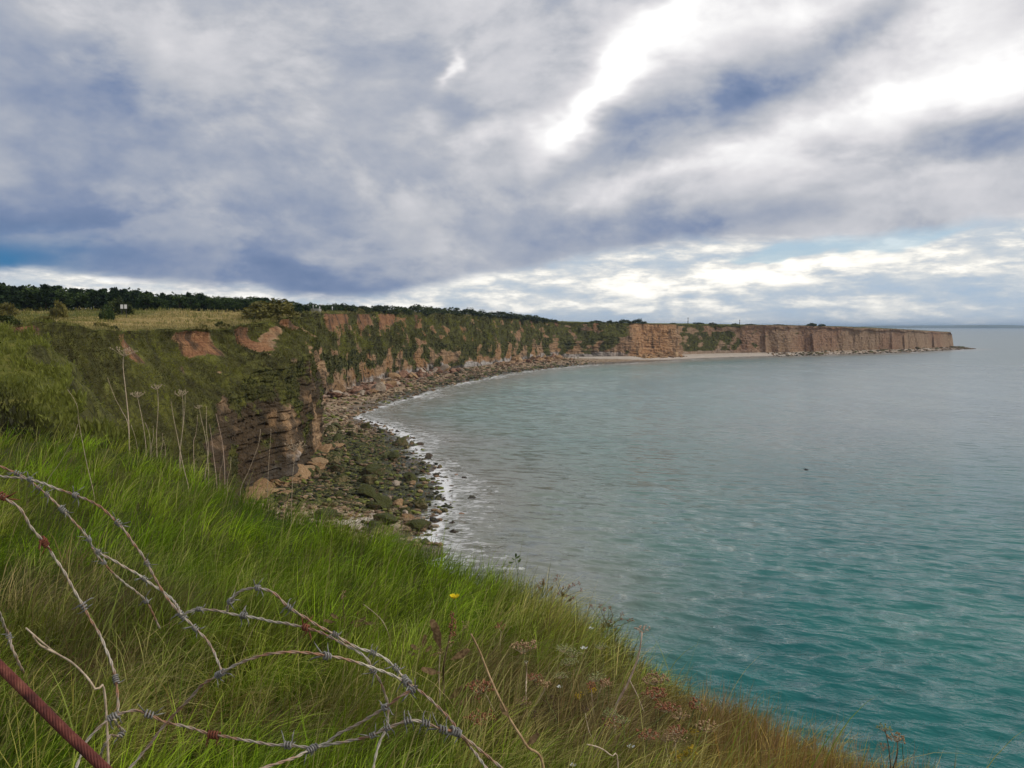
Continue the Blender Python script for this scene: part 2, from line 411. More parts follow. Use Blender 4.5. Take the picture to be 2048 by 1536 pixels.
def m_sea(g):
    p = g.pos(); x, y, z = g.sep(p)
    sh = g.attr('shore')           # metres from the waterline
    dist = g.attr('range')         # metres from the cliff foot of the viewer
    n_a = g.noise(g.scale(p, (0.7, 1.0, 1)), 0.011, 4, 0.6, 0.6)
    n_b = g.noise(g.scale(p, (1.0, 0.45, 1)), 0.045, 4, 0.6)
    n_c = g.noise(p, 0.5, 4, 0.65)
    deep = g.ramp(n_b * 0.6 + n_a * 0.4, [(0.35, (0.002, 0.085, 0.088)), (0.5, (0.010, 0.130, 0.120)), (0.66, (0.035, 0.170, 0.145))])
    mid = g.ramp(n_a, [(0.35, (0.085, 0.170, 0.145)), (0.6, (0.150, 0.220, 0.175))])
    silt = (0.235, 0.22, 0.18)
    shallow = g.smooth((x + 13.0) / y.max(20.0) + (n_a - 0.5) * 0.35 + (n_b - 0.5) * 0.12, 0.12, 0.50, 1.0, 0.0)     # sandy floor of the inner bay
    far_sheen = g.smooth(y - x * 0.35 + (n_b - 0.5) * 70 + (n_a - 0.5) * 90, 60, 210)      # sky sheen of the farther water, painted as a paler body colour
    deep = g.mix(far_sheen, deep, g.ramp(n_b, [(0.35, (0.120, 0.165, 0.172)), (0.65, (0.175, 0.220, 0.215))]))
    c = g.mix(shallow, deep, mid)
    c = g.mix(g.smooth(sh + (n_b - 0.5) * 26 + (n_a - 0.5) * 34, 2, 42, 0.85, 0.0), c, silt)
    # foam at the edge, ragged streaks outside it and odd breaking crests
    n_d = g.noise(g.scale(p, (0.55, 1.0, 1)), 0.75, 5, 0.7, 0.8)
    f_e = g.smooth(sh + (n_c - 0.5) * 7.0 + (n_b - 0.5) * 5, 0.3, 1.9, 1.0, 0.0)
    f_l = g.smooth(n_d - g.smooth(sh + (n_b - 0.5) * 30, 0, 17) * 0.22, 0.465, 0.56) * g.smooth(sh + (n_b - 0.5) * 24, 6, 18, 1, 0) * 0.6
    crest = g.smooth(g.noise(g.scale(p, (0.22, 1.0, 1)), 0.25, 3, 0.5), 0.765, 0.80) * g.smooth(n_c, 0.5, 0.6)
    foam = (f_e + f_l + crest * 0.5).min(1.0)
    c = g.mix(foam, c, (0.74, 0.74, 0.73))
    xr = x * 0.94 - y * 0.34; yr = y * 0.94 + x * 0.34           # along and across the wave crests
    h1 = g.noise(g.comb(xr * 0.45, yr, 0.0), 0.75, 3, 0.6, 0.3)
    h2 = g.noise(g.comb(xr * 0.5, yr, 3.0), 1.9, 3, 0.62)
    bump = g.bump(h1 * 1.0 + h2 * 0.35, 0.6, g.lin(dist, 70, 380, 0.6, 0.08))
    sr, sg, _ = g.sep(g.noise(g.comb(xr * 0.36, yr, 7.0), 0.55, 4, 0.62, 0.3, col=True))
    wind = g.smooth(n_b * 0.5 + n_a * 0.5, 0.40, 0.60, 0.55, 1.3) * g.lin(dist, 60, 420, 1.0, 0.36)
    vm = g.n('ShaderNodeVectorMath', operation='ADD'); g.put(vm.inputs[0], bump); g.put(vm.inputs[1], g.comb((sr - 0.5) * 0.5 * wind, (sg - 0.5) * 2.1 * wind, 0.0))
    vn = g.n('ShaderNodeVectorMath', operation='NORMALIZE'); g.nt.links.new(vm.outputs[0], vn.inputs[0]); bump = S(g, vn.outputs[0])
    rough = g.lin(dist, 60, 260, 0.05, 0.20) + g.lin(dist, 260, 900, 0.0, 0.10) + foam * 0.5
    return principled(g, c, rough, bump, spec=0.5, IOR=1.333)
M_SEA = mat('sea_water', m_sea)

# ------------------------------------------------------------------ the coast: control table
# rim, foot of cliff, waterline, rim height comes from the rim point, shoulder height, shoulder fraction, inland point, ivy, far flag
Z0 = 2.6
def F(u, v): return at_z(u, v, Z0)[:2]
def W(u, v): return at_z(u, v, 0.0)[:2]
CT = [
 # rim                 foot            water            zmid  km   inland               ivy  vert pale
 (at(262, 880, 20),   (6, 36),       W(1500, 1800),         10, .55, (-5, 11, 28.3),      .7, .0, .0),
 (at(205, 812, 25),   (-3, 50),        W(1250, 1540),         9,  .55, (-9, 13, 28.2),      .7, .0, .0),
 (at(130, 747, 30),   (-11, 64),       W(1080, 1370),    9,  .60, (-14, 15, 28.2),     .7, .0, .0),
 (at(60, 686, 36),    (-19, 76),      W(960, 1240),     9,  .65, (-20, 18, 28.2),     .7, .0, .0),
 (at(0, 662, 43),     (-25, 89),      W(890, 1150),     9,  .65, (-30, 24, 28.6),     .7, .0, .0),
 (at(-90, 655, 58),   (-33, 96),      W(852, 1088),     10, .62, (-90, 50, 31.0),     .7, .0, .0),
 (at(-20, 648, 72),   (-37, 103),     W(868, 1055),     11, .62, (-150, 105, 36.0),   .6, .0, .1),
 (at(85, 645, 83),    (-40, 110),     W(882, 1020),     12, .65, (-175, 140, 37.2),   .6, .0, .1),
 (at(165, 652, 94),   (-42, 117),     W(890, 990),      13, .70, (-195, 170, 37.8),   .6, .0, .2),
 (at(250, 664, 106),  (-43.5, 124),   W(884, 960),      14, .74, (-210, 200, 38.2),   .5, .0, .3),
 (at(340, 658, 122),  (-44.5, 130),   W(862, 930),      20, .80, (-225, 230, 38.6),   .55, .0, .4),
 (at(440, 660, 138),  F(500, 985),    W(836, 905),      22.5, .84, (-235, 260, 39.0),   .55, .0, .6),
 (at(492, 650, 150),  (-41.0, 150),   W(818, 875),      24, .86, (-245, 290, 39.4),   .42, .0, .6),
 (at(560, 638, 172),  (-43, 174),     W(775, 856),      26.5, .86, (-255, 320, 39.8),   .55, .0, .2),
 (at(602, 630, 198),  (-49, 201),     W(735, 842),      27, .85, (-262, 345, 40.0),   .4, .0, .1),
 ((-82, 226, 34),     (-64, 219),     W(712, 832),      17, .75, (-268, 365, 40.2),   .5, .0, .1),
 ((-106, 246, 35),    (-88, 241),     W(735, 823),      17, .7,  (-270, 390, 40.4),   .5, .0, .1),
 ((-116, 276, 36),    (-98, 275),     W(790, 806),      17, .7,  (-270, 420, 40.6),   .5, .0, .2),
 ((-106, 314, 36.5),  (-90, 308),     W(850, 788),      18, .7,  (-265, 460, 40.8),   .5, .0, .3),
 (at(640, 627, 345),  F(650, 793),    W(905, 771),      19, .7,  (-250, 520, 41),     .5, .0, .5),
 (at(735, 627, 436),  F(742, 766),    W(960, 760),      19, .7,  (-220, 640, 41),     .55, .0, .6),
 (at(832, 629, 512),  F(830, 746),    W(1020, 748),     19, .7,  (-150, 760, 40.5),   .6, .0, .7),
 (at(950, 632, 598),  F(950, 733),    W(1085, 739),     18, .7,  (-80, 880, 40),      .6, .0, .8),
 (at(1090, 643, 750), F(1092, 716),   W(1180, 731),     18, .7,  (60, 1020, 37.5),    .6, .1, .9),
 (at(1200, 646, 772), F(1202, 713),   W(1280, 725.5),   16, .7,  (150, 1030, 35.5),   .65, .2, .9),
 (at(1300, 648, 790), F(1300, 711),   W(1360, 721),     17, .6,  (215, 1035, 35),     .3, .5, .5),
 (at(1450, 650, 850), F(1455, 706),   W(1490, 715.5),   18, .6,  (300, 1040, 33.5),   .4, .7, .7),
 (at(1600, 651, 892), F(1603, 703.5), W(1625, 711.5),   20, .6,  (385, 1050, 32.2),   .15, .9, .2),
 (at(1780, 657.5, 982), F(1783, 698.5), W(1805, 705.5), 20, .5,  (490, 1085, 29.2),   .05, 1., .0),
 (at(1888, 663.5, 1096), F(1893, 694), W(1912, 700),    18, .5,  (580, 1122, 24.5),   .0, 1., .0),
 (at(1896, 664.5, 1118), F(1901, 692.5), W(1950, 697.5), 18, .5, (588, 1130, 24.2),   .0, 1., .0),
 ((604, 1190, 24.0),  (611, 1190),    (640, 1190),      18, .5,  (585, 1180, 24.5),   .0, 1., .0),
 ((540, 1300, 26.0),  (548, 1302),    (575, 1310),      18, .5,  (500, 1250, 27.0),   .0, 1., .0)]
ctrl = []
for r, f, w, zm, km, inn, ivy, ver, pal in CT:
    ctrl.append([r[0], r[1], r[2], f[0], f[1], w[0], w[1], zm, km, inn[0], inn[1], inn[2], ivy, ver, pal])
ctrl = np.array(ctrl)
# sample parameter so that steps follow what the eye resolves
tt = [0.0]; 
mid = 0.5 * (ctrl[:, :2] + ctrl[:, 3:5])
seg = np.linalg.norm(np.diff(mid, axis=0), axis=1)
for i in range(len(ctrl) - 1):
    d = max(30.0, np.linalg.norm(mid[i]))
    step = np.clip(d / 330.0, 0.28, 2.2)
    n = max(4, int(seg[i] / step))
    tt += list(i + (np.arange(n) + 1) / n)
tt = np.array(tt); CS = catmull(ctrl, tt); NS = len(tt)
sarc = np.concatenate([[0], np.cumsum(np.linalg.norm(np.diff(0.5 * (CS[:, :2] + CS[:, 3:5]), axis=0), axis=1))])

def build_cliff():
    rim, foot = CS[:, :2], CS[:, 3:5]
    ztop, zmid, km, ivy, ver, pal = CS[:, 2], CS[:, 7], np.clip(CS[:, 8], .3, .9), CS[:, 12], np.clip(CS[:, 13], 0, 1), CS[:, 14]
    out = foot - rim; ln = np.linalg.norm(out, axis=1)[:, None]
    # outward direction: from the line of the rim, smoothed
    outn = out / np.maximum(ln, 1e-6)
    kern = np.ones(41) / 41
    outn = np.stack([np.convolve(np.pad(outn[:, i], 20, 'edge'), kern, 'valid') for i in range(2)], 1)
    outn /= np.linalg.norm(outn, axis=1)[:, None]
    s = sarc
    sc = 2.2 + 2.0 * np.clip(fbm(s / 23, 3.3), -0.8, 1)           # height of the bare scar under the rim
    zm = zmid + 3.5 * fbm(s / 26, 8.8, oct=3)
    zm = np.minimum(zm, ztop - sc - 2)
    kmm = km * (1 - ver) + (0.35) * ver
    zmm = zm * (1 - ver) + (ztop - sc - 1.5) * ver
    rows, tz, kind = [], [], []
    for k in np.linspace(0, 1, 14)[:-1]: rows.append((0, k))
    for k in np.linspace(0, 1, 42)[:-1]: rows.append((1, k))
    for k in np.linspace(0, 1, 62)[:-1]: rows.append((2, k))
    for k in np.linspace(0, 1, 10): rows.append((3, k))
    NR = len(rows)
    P = np.zeros((NR, NS, 3)); veg = np.zeros((NR, NS)); scar = np.zeros((NR, NS)); pale = np.zeros((NR, NS)); dark = np.zeros((NR, NS))
    cover = np.zeros((NR, NS))
    rimw = 2.6 * fbm(s / 12, 20.4, oct=4)
    scale_k = np.clip(np.hypot(rim[:, 0], rim[:, 1]) / 300, 0.55, 1.15)
    SCARW = 0.8 * sstep(0.3, 0.7, fbm(s / 15, 61.0, oct=3)) * sstep(13.5, 15, tt)
    for c_, w_ in ((6.8, 0.35), (8.95, 0.16), (10.6, 0.38), (12.0, 0.16), (13.2, 0.12), (19.3, 0.25), (19.9, 0.15), (20.4, 0.2)): SCARW = np.maximum(SCARW, np.exp(-((tt - c_) / w_) ** 4))
    RF = np.exp(-((tt - 25.0) / 0.34) ** 4)          # fresh rockfall scar
    SCARW = np.maximum(SCARW, RF); SCARW = np.maximum(SCARW, 0.85 * sstep(0.6, 0.9, ver))
    for j, (a, k) in enumerate(rows):
        if a == 0: kk = 0.05 * k * np.ones(NS); z = ztop - sc * k
        elif a == 1: kk = 0.05 + (kmm - 0.05) * k; z = ztop - sc + (zmm - ztop + sc) * (k ** 0.9)
        elif a == 2: kk = kmm + (1 - kmm) * k; z = zmm + (Z0 - zmm) * k
        else: kk = 1 + 0 * s; z = Z0 + (0.6 - Z0) * k
        xy = rim + (foot - rim) * kk[:, None]
        if a == 3: xy = xy + outn * (5.0 * k)
        wz = sstep(ztop, ztop - 12, z)
        butt = fbm(s / 22, 1.7 + z / 55, oct=3); rib = np.abs(fbm(s / 8.0, 5.2 + z / 17, oct=4)); gul = fbm((s + 0.5 * (ztop - z)) / 8.5, 12.1 + z / 40, oct=4)
        disp = rimw * (1 - 0.75 * wz) + butt * 3.4 * wz * scale_k + (0.25 - rib) * 2.4 * wz * scale_k * (1 - 0.65 * ver)
        crk = 0
        for c_ in (26.55, 27.15, 28.02, 28.2, 28.71): crk = crk - 5.0 * np.exp(-((tt - c_) / 0.02) ** 2)
        disp = disp + ver * (crk * wz + (5.5 * fbm(s / 38, 71.0, oct=2) + 1.2 * fbm(s / 14, 75.0, oct=3)) * wz)
        if a == 1: disp = disp + gul * 3.0 * math.sin(math.pi * min(k * 1.1, 1))
        if a == 0 : disp = disp - 0.9 * math.sin(math.pi * k) * (0.5 + fbm(s / 9, 30.1, oct=2))
        fp = fbm(xy[:, 0] / 3.1, xy[:, 1] / 3.1, z / 2.2, oct=4)
        rough = fp * (0.45 if a == 1 else 0.75)
        if a == 2:
            lay = (z + 0.8 * perlin(s / 30, 2.0) + 0.3 * perlin(s / 5, 7.0)) / 0.95
            li = np.floor(lay); lf = lay - li
            h = np.modf(np.abs(np.sin(li * 12.9898) * 43758.5453))[0]
            rough = rough + (1 - 0.75 * ver) * ((h - 0.5) * 0.85) + (1 - 0.75 * ver) * sstep(0.75, 1.0, lf) * -0.35
            col_ = np.floor(s / 2.6 + 0.7 * perlin(s / 9, li * 0.37)); hc = np.modf(np.abs(np.sin(col_ * 78.233 + li * 3.7) * 43758.5453))[0]
            rough = rough + (hc - 0.5) * 0.8 * (1 - 0.75 * ver)
        fade = 1.0 if a != 3 else 1 - k
        xy = xy + outn * ((disp + rough * np.clip(scale_k, .7, 1.4)) * fade)[:, None]
        P[j, :, :2] = xy; P[j, :, 2] = z + (0.35 * fbm(s / 4, 40 + j * 0.02, oct=2) if a < 2 else 0)
        nz = fbm(xy[:, 0] / 11, xy[:, 1] / 11, z / 8, oct=4)
        nv = fbm(s / 13, 50.0 + z / 9, oct=4)
        if a == 0:
            sm = SCARW
            scar[j] = sm * sstep(0.02, 0.2, k); veg[j] = (1 - sm * sstep(0.0, 0.25, k)) * 0.9
        elif a == 1:
            sm = sstep(0.25, 0.8, SCARW + 0.5 * nz) * sstep(0.42, 0.12, k + 0.25 * nv)
            bare = sstep(0.22, 0.55, nz) * sstep(9.0, 10.5, tt)
            scar[j] = np.maximum(sm, bare * 0.5)
            veg[j] = np.clip(0.95 - sm - bare * 0.95, 0, 1)
            veg[j] = veg[j] * (1 - ver) + ver * np.clip(0.2 + nv, 0, 1) * (1 - ver * .6)
        elif a == 2:
            veg[j] = np.clip(ivy * 1.0 + nv * 0.85 + (0.25 - 0.75 * k) * (1 - ver) + 0.75 * np.exp(-((tt - 25.75) / 0.38) ** 4), 0, 1) * (1 - 0.5 * ver)
            veg[j] = np.maximum(veg[j], sstep(9.3, 8.3, tt))
            veg[j] *= sstep(1.02, 0.80, k)
            dark[j] = np.clip(0.40 + 0.60 * sstep(15, 12, tt) + 0.75 * nv - 0.7 * np.exp(-((tt - 12.05) / 0.3) ** 2), 0, 1) * (1 - ver)  # near headland painted as shaded, its lit pillar left lighter
            pale[j] = pal * sstep(0.62, 0.9, k + 0.12 * nz)
        else:
            veg[j] = 0.1; pale[j] = pal * 0.7
        veg[j] *= 1 - RF; scar[j] = scar[j] * (1 - RF); pale[j] *= 1 - RF; dark[j] *= 1 - RF
        if a == 3: disp = disp
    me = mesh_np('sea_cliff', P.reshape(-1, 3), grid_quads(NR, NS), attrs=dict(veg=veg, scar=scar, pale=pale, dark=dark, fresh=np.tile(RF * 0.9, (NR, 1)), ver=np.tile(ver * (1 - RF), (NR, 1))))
    o = obj('cliff', me, M_CLIFF); tag(o, kind='structure')
    return P, veg, rimw
CLIFF_P, CLIFF_VEG, RIMW = build_cliff()

def build_field():
    rim = CLIFF_P[0]                     # already displaced
    inn = CS[:, 9:12]
    ks = np.concatenate([np.linspace(0, 0.12, 12), np.linspace(0.12, 1, 46)[1:], [1.6, 2.6]])
    P = np.zeros((len(ks), NS, 3)); straw = np.zeros((len(ks), NS))
    for j, k in enumerate(ks):
        P[j] = rim + (inn - rim) * k
        if k > 1: P[j, :, 2] = inn[:, 2] - (k - 1) * 1.0
        x, y = P[j, :, 0], P[j, :, 1]
        b = sstep(0, 0.06, k)
        P[j, :, 2] += b * (0.55 * fbm(x / 26, y / 26, 3.0, oct=3) + 0.12 * fbm(x / 4, y / 4, 1.0, oct=2))
        near = sstep(40, 70, y) * sstep(330, 210, y) * (0.45 + 0.55 * sstep(-105, -62, x))
        straw[j] = near * (0.72 + 0.25 * fbm(x / 30, y / 30, 9.0, oct=3)) * sstep(0.0, 0.02, k) * sstep(0.75, 0.5, k) + 0.12
        straw[j] *= sstep(30, 62, y)
    me = mesh_np('clifftop_field', P.reshape(-1, 3), grid_quads(len(ks), NS), attrs=dict(straw=straw), smooth=True)
    o = obj('field', me, M_FIELD); tag(o, kind='structure')
    return P, ks
FIELD_P, FIELD_K = build_field()
_fp = FIELD_P.reshape(-1, 3)
def field_z(x, y):
    d = (_fp[:, 0] - x) ** 2 + (_fp[:, 1] - y) ** 2
    i = np.argpartition(d, 4)[:4]; w = 1 / (d[i] + 1e-3)
    return float((w * _fp[i, 2]).sum() / w.sum())

def talus_bump(x, y, s_u):
    return 0
def build_beach():
    foot, wat = CS[:, 3:5], CS[:, 5:7]
    ks = np.concatenate([np.linspace(-0.12, 1.0, 64), np.linspace(1.0, 1.5, 12)[1:]])
    P = np.zeros((len(ks), NS, 3)); alg = np.zeros((len(ks), NS)); pale = np.zeros((len(ks), NS))
    ln = np.linalg.norm(wat - foot, axis=1)
    dist = np.hypot(foot[:, 0], foot[:, 1])
    for j, k in enumerate(ks):
        ext = np.where(k > 1, (k - 1) * np.clip(34 / np.maximum(ln, 1), 0.5, 6), 0)
        kk = np.minimum(k, 1) + ext
        xy = foot + (wat - foot) * kk[:, None]
        x, y = xy[:, 0], xy[:, 1]
        z = np.where(k < 1, Z0 * (1 - k) ** 1.25 if k >= 0 else Z0 + (-k) * 6, -1.9 * (k - 1) / 0.5)
        z = z + (0.42 * fbm(x / 7, y / 7, 1.0, oct=4) * sstep(-0.1, 0.3, k) * (1 if k < 1 else max(0.0, 1 - (k - 1) * 2)) - 0.18 * sstep(0.5, 1.0, k))
        near = sstep(330, 230, dist)
        z = z + near * 0.35 * np.abs(fbm(x / 2.3, y / 2.3, 4.0, oct=3)) * (1 if k < 1.1 else 0.2)
        P[j, :, 0], P[j, :, 1], P[j, :, 2] = x, y, z
        n = fbm(x / 14, y / 14, 7.0, oct=3)
        pv = (653 + FPX * (EYE - 0) / np.maximum(y, 1))
        a1 = sstep(118, 140, y) * sstep(250, 200, y)                    # weed-covered zone off the near headland
        a2 = sstep(300, 380, y) * sstep(720, 600, y) * sstep(0.35, 0.75, k) * 0.62
        alg[j] = np.clip(np.maximum(a1 * (0.78 - 0.25 * sstep(0.8, 1, k)), a2) + 0.35 * n, 0, 1)
        pale[j] = sstep(690, 760, y) * 0.85 + 0.55 * sstep(112, 120, y) * sstep(135, 124, y) * sstep(0.2, 0.5, k) * sstep(.85, .6, k) - 0.3 * sstep(860, 900, y)
    me = mesh_np('beach', P.reshape(-1, 3), grid_quads(len(ks), NS), attrs=dict(algae=alg, pale=pale))
    o = obj('beach', me, M_BEACH); tag(o, kind='structure')
    return P, ks
BEACH_P, BEACH_K = build_beach()
_bp = BEACH_P[:, ::2].reshape(-1, 3)
def beach_z(x, y):
    d = (_bp[:, 0] - x) ** 2 + (_bp[:, 1] - y) ** 2
    i = np.argpartition(d, 3)[:3]
    return float(_bp[i, 2].mean())

# ------------------------------------------------------------------ the sea
def build_sea():
    az = np.radians(np.concatenate([np.linspace(-75, -34, 40)[:-1], np.linspace(-34, 34, 620), np.linspace(34, 80, 40)[1:]]))
    inv = np.linspace(1 / 40.0, 1 / 2200.0, 520)
    r = np.concatenate([1 / inv, [3000, 4500, 7000, 12000, 20000, 34000, 60000]])
    A, R = np.meshgrid(az, r)
    X, Y = R * np.sin(A), R * np.cos(A)
    rs = np.random.RandomState(11)
    Z = np.zeros_like(X); DX = np.zeros_like(X); DY = np.zeros_like(X)
    dr = np.gradient(r)[:, None] * np.ones_like(X); dl = np.maximum(dr, R * 0.0021)
    gusts = [0.75 + 0.5 * perlin(X / 40 + 9 * q, Y / 60, 3.0) for q in range(3)]
    for i in range(56):
        lam = 0.7 * (5.0 / 0.7) ** rs.rand()
        th = math.radians(-112 + rs.normal() * 30)
        kx, ky = math.cos(th) * 2 * math.pi / lam, math.sin(th) * 2 * math.pi / lam
        a = 0.0085 * lam * (0.5 + rs.rand())
        if lam > 4: a *= 0.6
        fade = sstep(0.45, 0.06, dl / lam)
        gust = gusts[i % 3]
        ph = rs.rand() * 6.28
        f = kx * X + ky * Y + ph
        Z += a * fade * gust * np.cos(f)
        DX -= a * fade * gust * math.cos(th) * np.sin(f); DY -= a * fade * gust * math.sin(th) * np.sin(f)
    # distance to the waterline
    wl = CS[:, 5:7]
    pts = np.stack([X.ravel(), Y.ravel()], 1)
    sh = np.full(len(pts), 500.0)
    cand = np.where((pts[:, 0] > -140) & (pts[:, 0] < 800) & (pts[:, 1] < 1400))[0]
    wls = wl[tt > 4.2]; sa_ = sarc[tt > 4.2] - 0
    wls = wls[np.unique(np.concatenate([np.where(sa_ < 330)[0][::4], np.where(sa_ >= 330)[0][::3]]))]
    for c in range(0, len(cand), 20000):
        ii = cand[c:c + 20000]
        q = pts[ii].astype(np.float32); w32 = wls.astype(np.float32)
        d = (q * q).sum(1)[:, None] + (w32 * w32).sum(1)[None] - 2 * q @ w32.T
        sh[ii] = np.sqrt(np.maximum(d.min(1), 0))
    calm = sstep(1, 25, sh).reshape(X.shape) * 0.7 + 0.3
    V = np.stack([X + DX * calm, Y + DY * calm, Z * calm], 2).reshape(-1, 3)
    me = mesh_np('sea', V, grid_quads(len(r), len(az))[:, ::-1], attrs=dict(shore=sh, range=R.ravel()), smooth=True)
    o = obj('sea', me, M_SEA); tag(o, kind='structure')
build_sea()

# far coast beyond the bay
def build_far_coast():
    n = 160
    a = np.radians(np.linspace(14, 48, n)); r = 16000.0
    rows = []
    h = 52 + 22 * fbm(np.degrees(a) / 4.0, 2.0, oct=4)
    h *= sstep(math.radians(14), math.radians(27), a)
    for rr, k in ((r, 0.0), (r + 60, 0.55), (r + 500, 1.0), (r + 2500, 1.08), (r + 5000, 0.9)):
        rows.append(np.stack([rr * np.sin(a), rr * np.cos(a), h * k - 2 + 0 * a], 1))
    me = mesh_np('far_coast', np.concatenate(rows), grid_quads(5, n))
    m = mat('far_land', lambda g: principled(g, g.ramp(g.noise(g.pos(), 0.002, 4), [(0.35, (0.05, 0.07, 0.03)), (0.65, (0.12, 0.12, 0.06))]), 0.95, spec=0.1))
    tag(obj('far_hills', me, m), kind='structure')
build_far_coast()

# ------------------------------------------------------------------ the viewer's own hillside
EDGE_PIX = [(-900, 905, 22), (-400, 890, 18), (-150, 880, 15), (0, 868, 14), (120, 868, 13.5), (250, 885, 13), (400, 950, 11), (560, 1015, 9.6), (700, 1055, 8.7), (845, 1100, 7.9),
            (1000, 1155, 7.0), (1100, 1205, 6.2), (1200, 1265, 5.5), (1300, 1335, 4.9), (1400, 1415, 4.3), (1560, 1480, 3.8), (1780, 1570, 3.2), (2000, 1680, 2.8), (2600, 1900, 2.5)]
_ed = []
for u, v, dpt in EDGE_PIX:
    q = at(u, v, dpt); q[2] -= 0.16
    _ed.append((math.atan2(q[0], q[1]), math.hypot(q[0], q[1]), q[2] - EYE))
_ed = [(-math.pi, 30.0, -1.5), (-2.2, 30.0, -1.3), (-1.5, 26.0, -1.4)] + _ed + [(1.4, 2.6, -1.6), (2.2, 3.0, -1.6), (2.8, 20, -1.5), (math.pi, 30.0, -1.5)]
_ed = np.array(sorted(_ed))
def hill_z(x, y):
    x = np.asarray(x, float); y = np.asarray(y, float)
    a = np.arctan2(x, y); r = np.hypot(x, y)
    re = np.interp(a, _ed[:, 0], _ed[:, 1]); ze = np.interp(a, _ed[:, 0], _ed[:, 2])
    t = r / re
    inn = -1.58 * (1 - np.minimum(t, 1)) + ze * np.minimum(t, 1)
    over = np.maximum(r - re, 0)
    z = inn - (np.sqrt(over ** 2 + 0.25) - 0.5) * 1.25
    bump = 0.16 * fbm(x / 1.7, y / 1.7, 2.0, oct=3) * np.clip(t, 0, 1) * np.clip(1.15 - t, 0.15, 1) * 1.6
    return EYE + z + bump
def build_hillside():
    na = 420
    az = np.concatenate([np.linspace(-math.pi, -0.75, 60)[:-1], np.linspace(-0.75, 0.75, na), np.linspace(0.75, math.pi, 60)[1:]])
    re = np.interp(az, _ed[:, 0], _ed[:, 1])
    ts = np.concatenate([np.linspace(0.0, 1.0, 90), [1.05, 1.1, 1.2, 1.3, 1.5]])
    rows = []
    for t in ts:
        r = re * t
        x, y = r * np.sin(az), r * np.cos(az)
        rows.append(np.stack([x, y, hill_z(x, y)], 1))
    for dr in (3, 6, 10, 15, 22):
        r = re * 1.5 + dr; x, y = r * np.sin(az), r * np.cos(az)
        z = np.maximum(hill_z(x, y), -2.0)
        rows.append(np.stack([x, y, z], 1))
    V = np.concatenate(rows)
    me = mesh_np('hillside', V, grid_quads(len(rows), len(az))[:, ::-1], smooth=True)
    tag(obj('hillside', me, M_SOIL), kind='structure')
build_hillside()
def hit(u, v, lift=0.15):
    """where the line of sight through a photo pixel meets the grass"""
    d = pix_dir(u, v)
    for k in np.arange(0.8, 16, 0.04):
        x, y, z = d[0] * k, k, EYE + d[2] * k
        if z < float(hill_z(x, y)) + lift: return np.array([x, y, z])
    a = math.atan2(d[0], 1.0); r = float(np.interp(a, _ed[:, 0], _ed[:, 1])); k = r * math.cos(a)
    return np.array([d[0] * k, k, EYE + d[2] * k])

# ------------------------------------------------------------------ grass and ground cover (uncountable: stuff)
M_BLADE = mat('grass_blade', lambda g: leafy(g, g.attr('tint', 'Color'), 0.38, 0.5))
def blades(base, length, width, lean_ang, lean_amt, tint, nseg, tip_tint=None, seed=3, droop=0.35):
    """curved tapering blades as one mesh; all arguments are per-blade arrays"""
    rs = np.random.RandomState(seed); n = len(base)
    L, Wd = length[:, None], width[:, None]
    d = np.stack([np.cos(lean_ang), np.sin(lean_ang), 0 * lean_ang], 1)
    view = rs.rand(n) * 6.283
    side = np.stack([np.cos(view), np.sin(view), 0 * view], 1)
    up = np.array([0, 0, 1.0])
    vs, cs = [], []
    la = lean_amt[:, None]
    for k in range(nseg + 1):
        t = k / nseg
        p = base + up * L * (t * (1 - droop * la * t * t)) * np.sqrt(np.maximum(1 - 0.75 * la * la * t, 0.08)) + d * L * la * (0.35 * t + 0.65 * t ** 2)
        w = Wd * (1 - t ** 1.5) * (0.75 + 0.5 * t)
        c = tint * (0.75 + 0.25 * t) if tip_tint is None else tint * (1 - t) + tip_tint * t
        if k < nseg: vs += [p - side * w, p + side * w]; cs += [c, c]
        else: vs.append(p); cs.append(c)
    nv = 2 * nseg + 1
    V = np.stack(vs, 1).reshape(-1, 3); C = np.stack(cs, 1).reshape(-1, 3)
    b = np.arange(n)[:, None] * nv
    q = np.concatenate([b + np.array([[2 * k, 2 * k + 1, 2 * k + 3, 2 * k + 2]]) for k in range(nseg - 1)], 0) if nseg > 1 else None
    t = b + np.array([[2 * nseg - 2, 2 * nseg - 1, 2 * nseg]])
    return V, q, t, C
def merge(parts):
    V, Q, T, C, o = [], [], [], [], 0
    for v, q, t, c in parts:
        V.append(v); C.append(c)
        if q is not None: Q.append(q + o)
        T.append(t + o); o += len(v)
    return np.concatenate(V), (np.concatenate(Q) if Q else None), np.concatenate(T), np.concatenate(C)
def lerp3(a, b, t): return np.asarray(a) * (1 - t[:, None]) + np.asarray(b) * t[:, None]

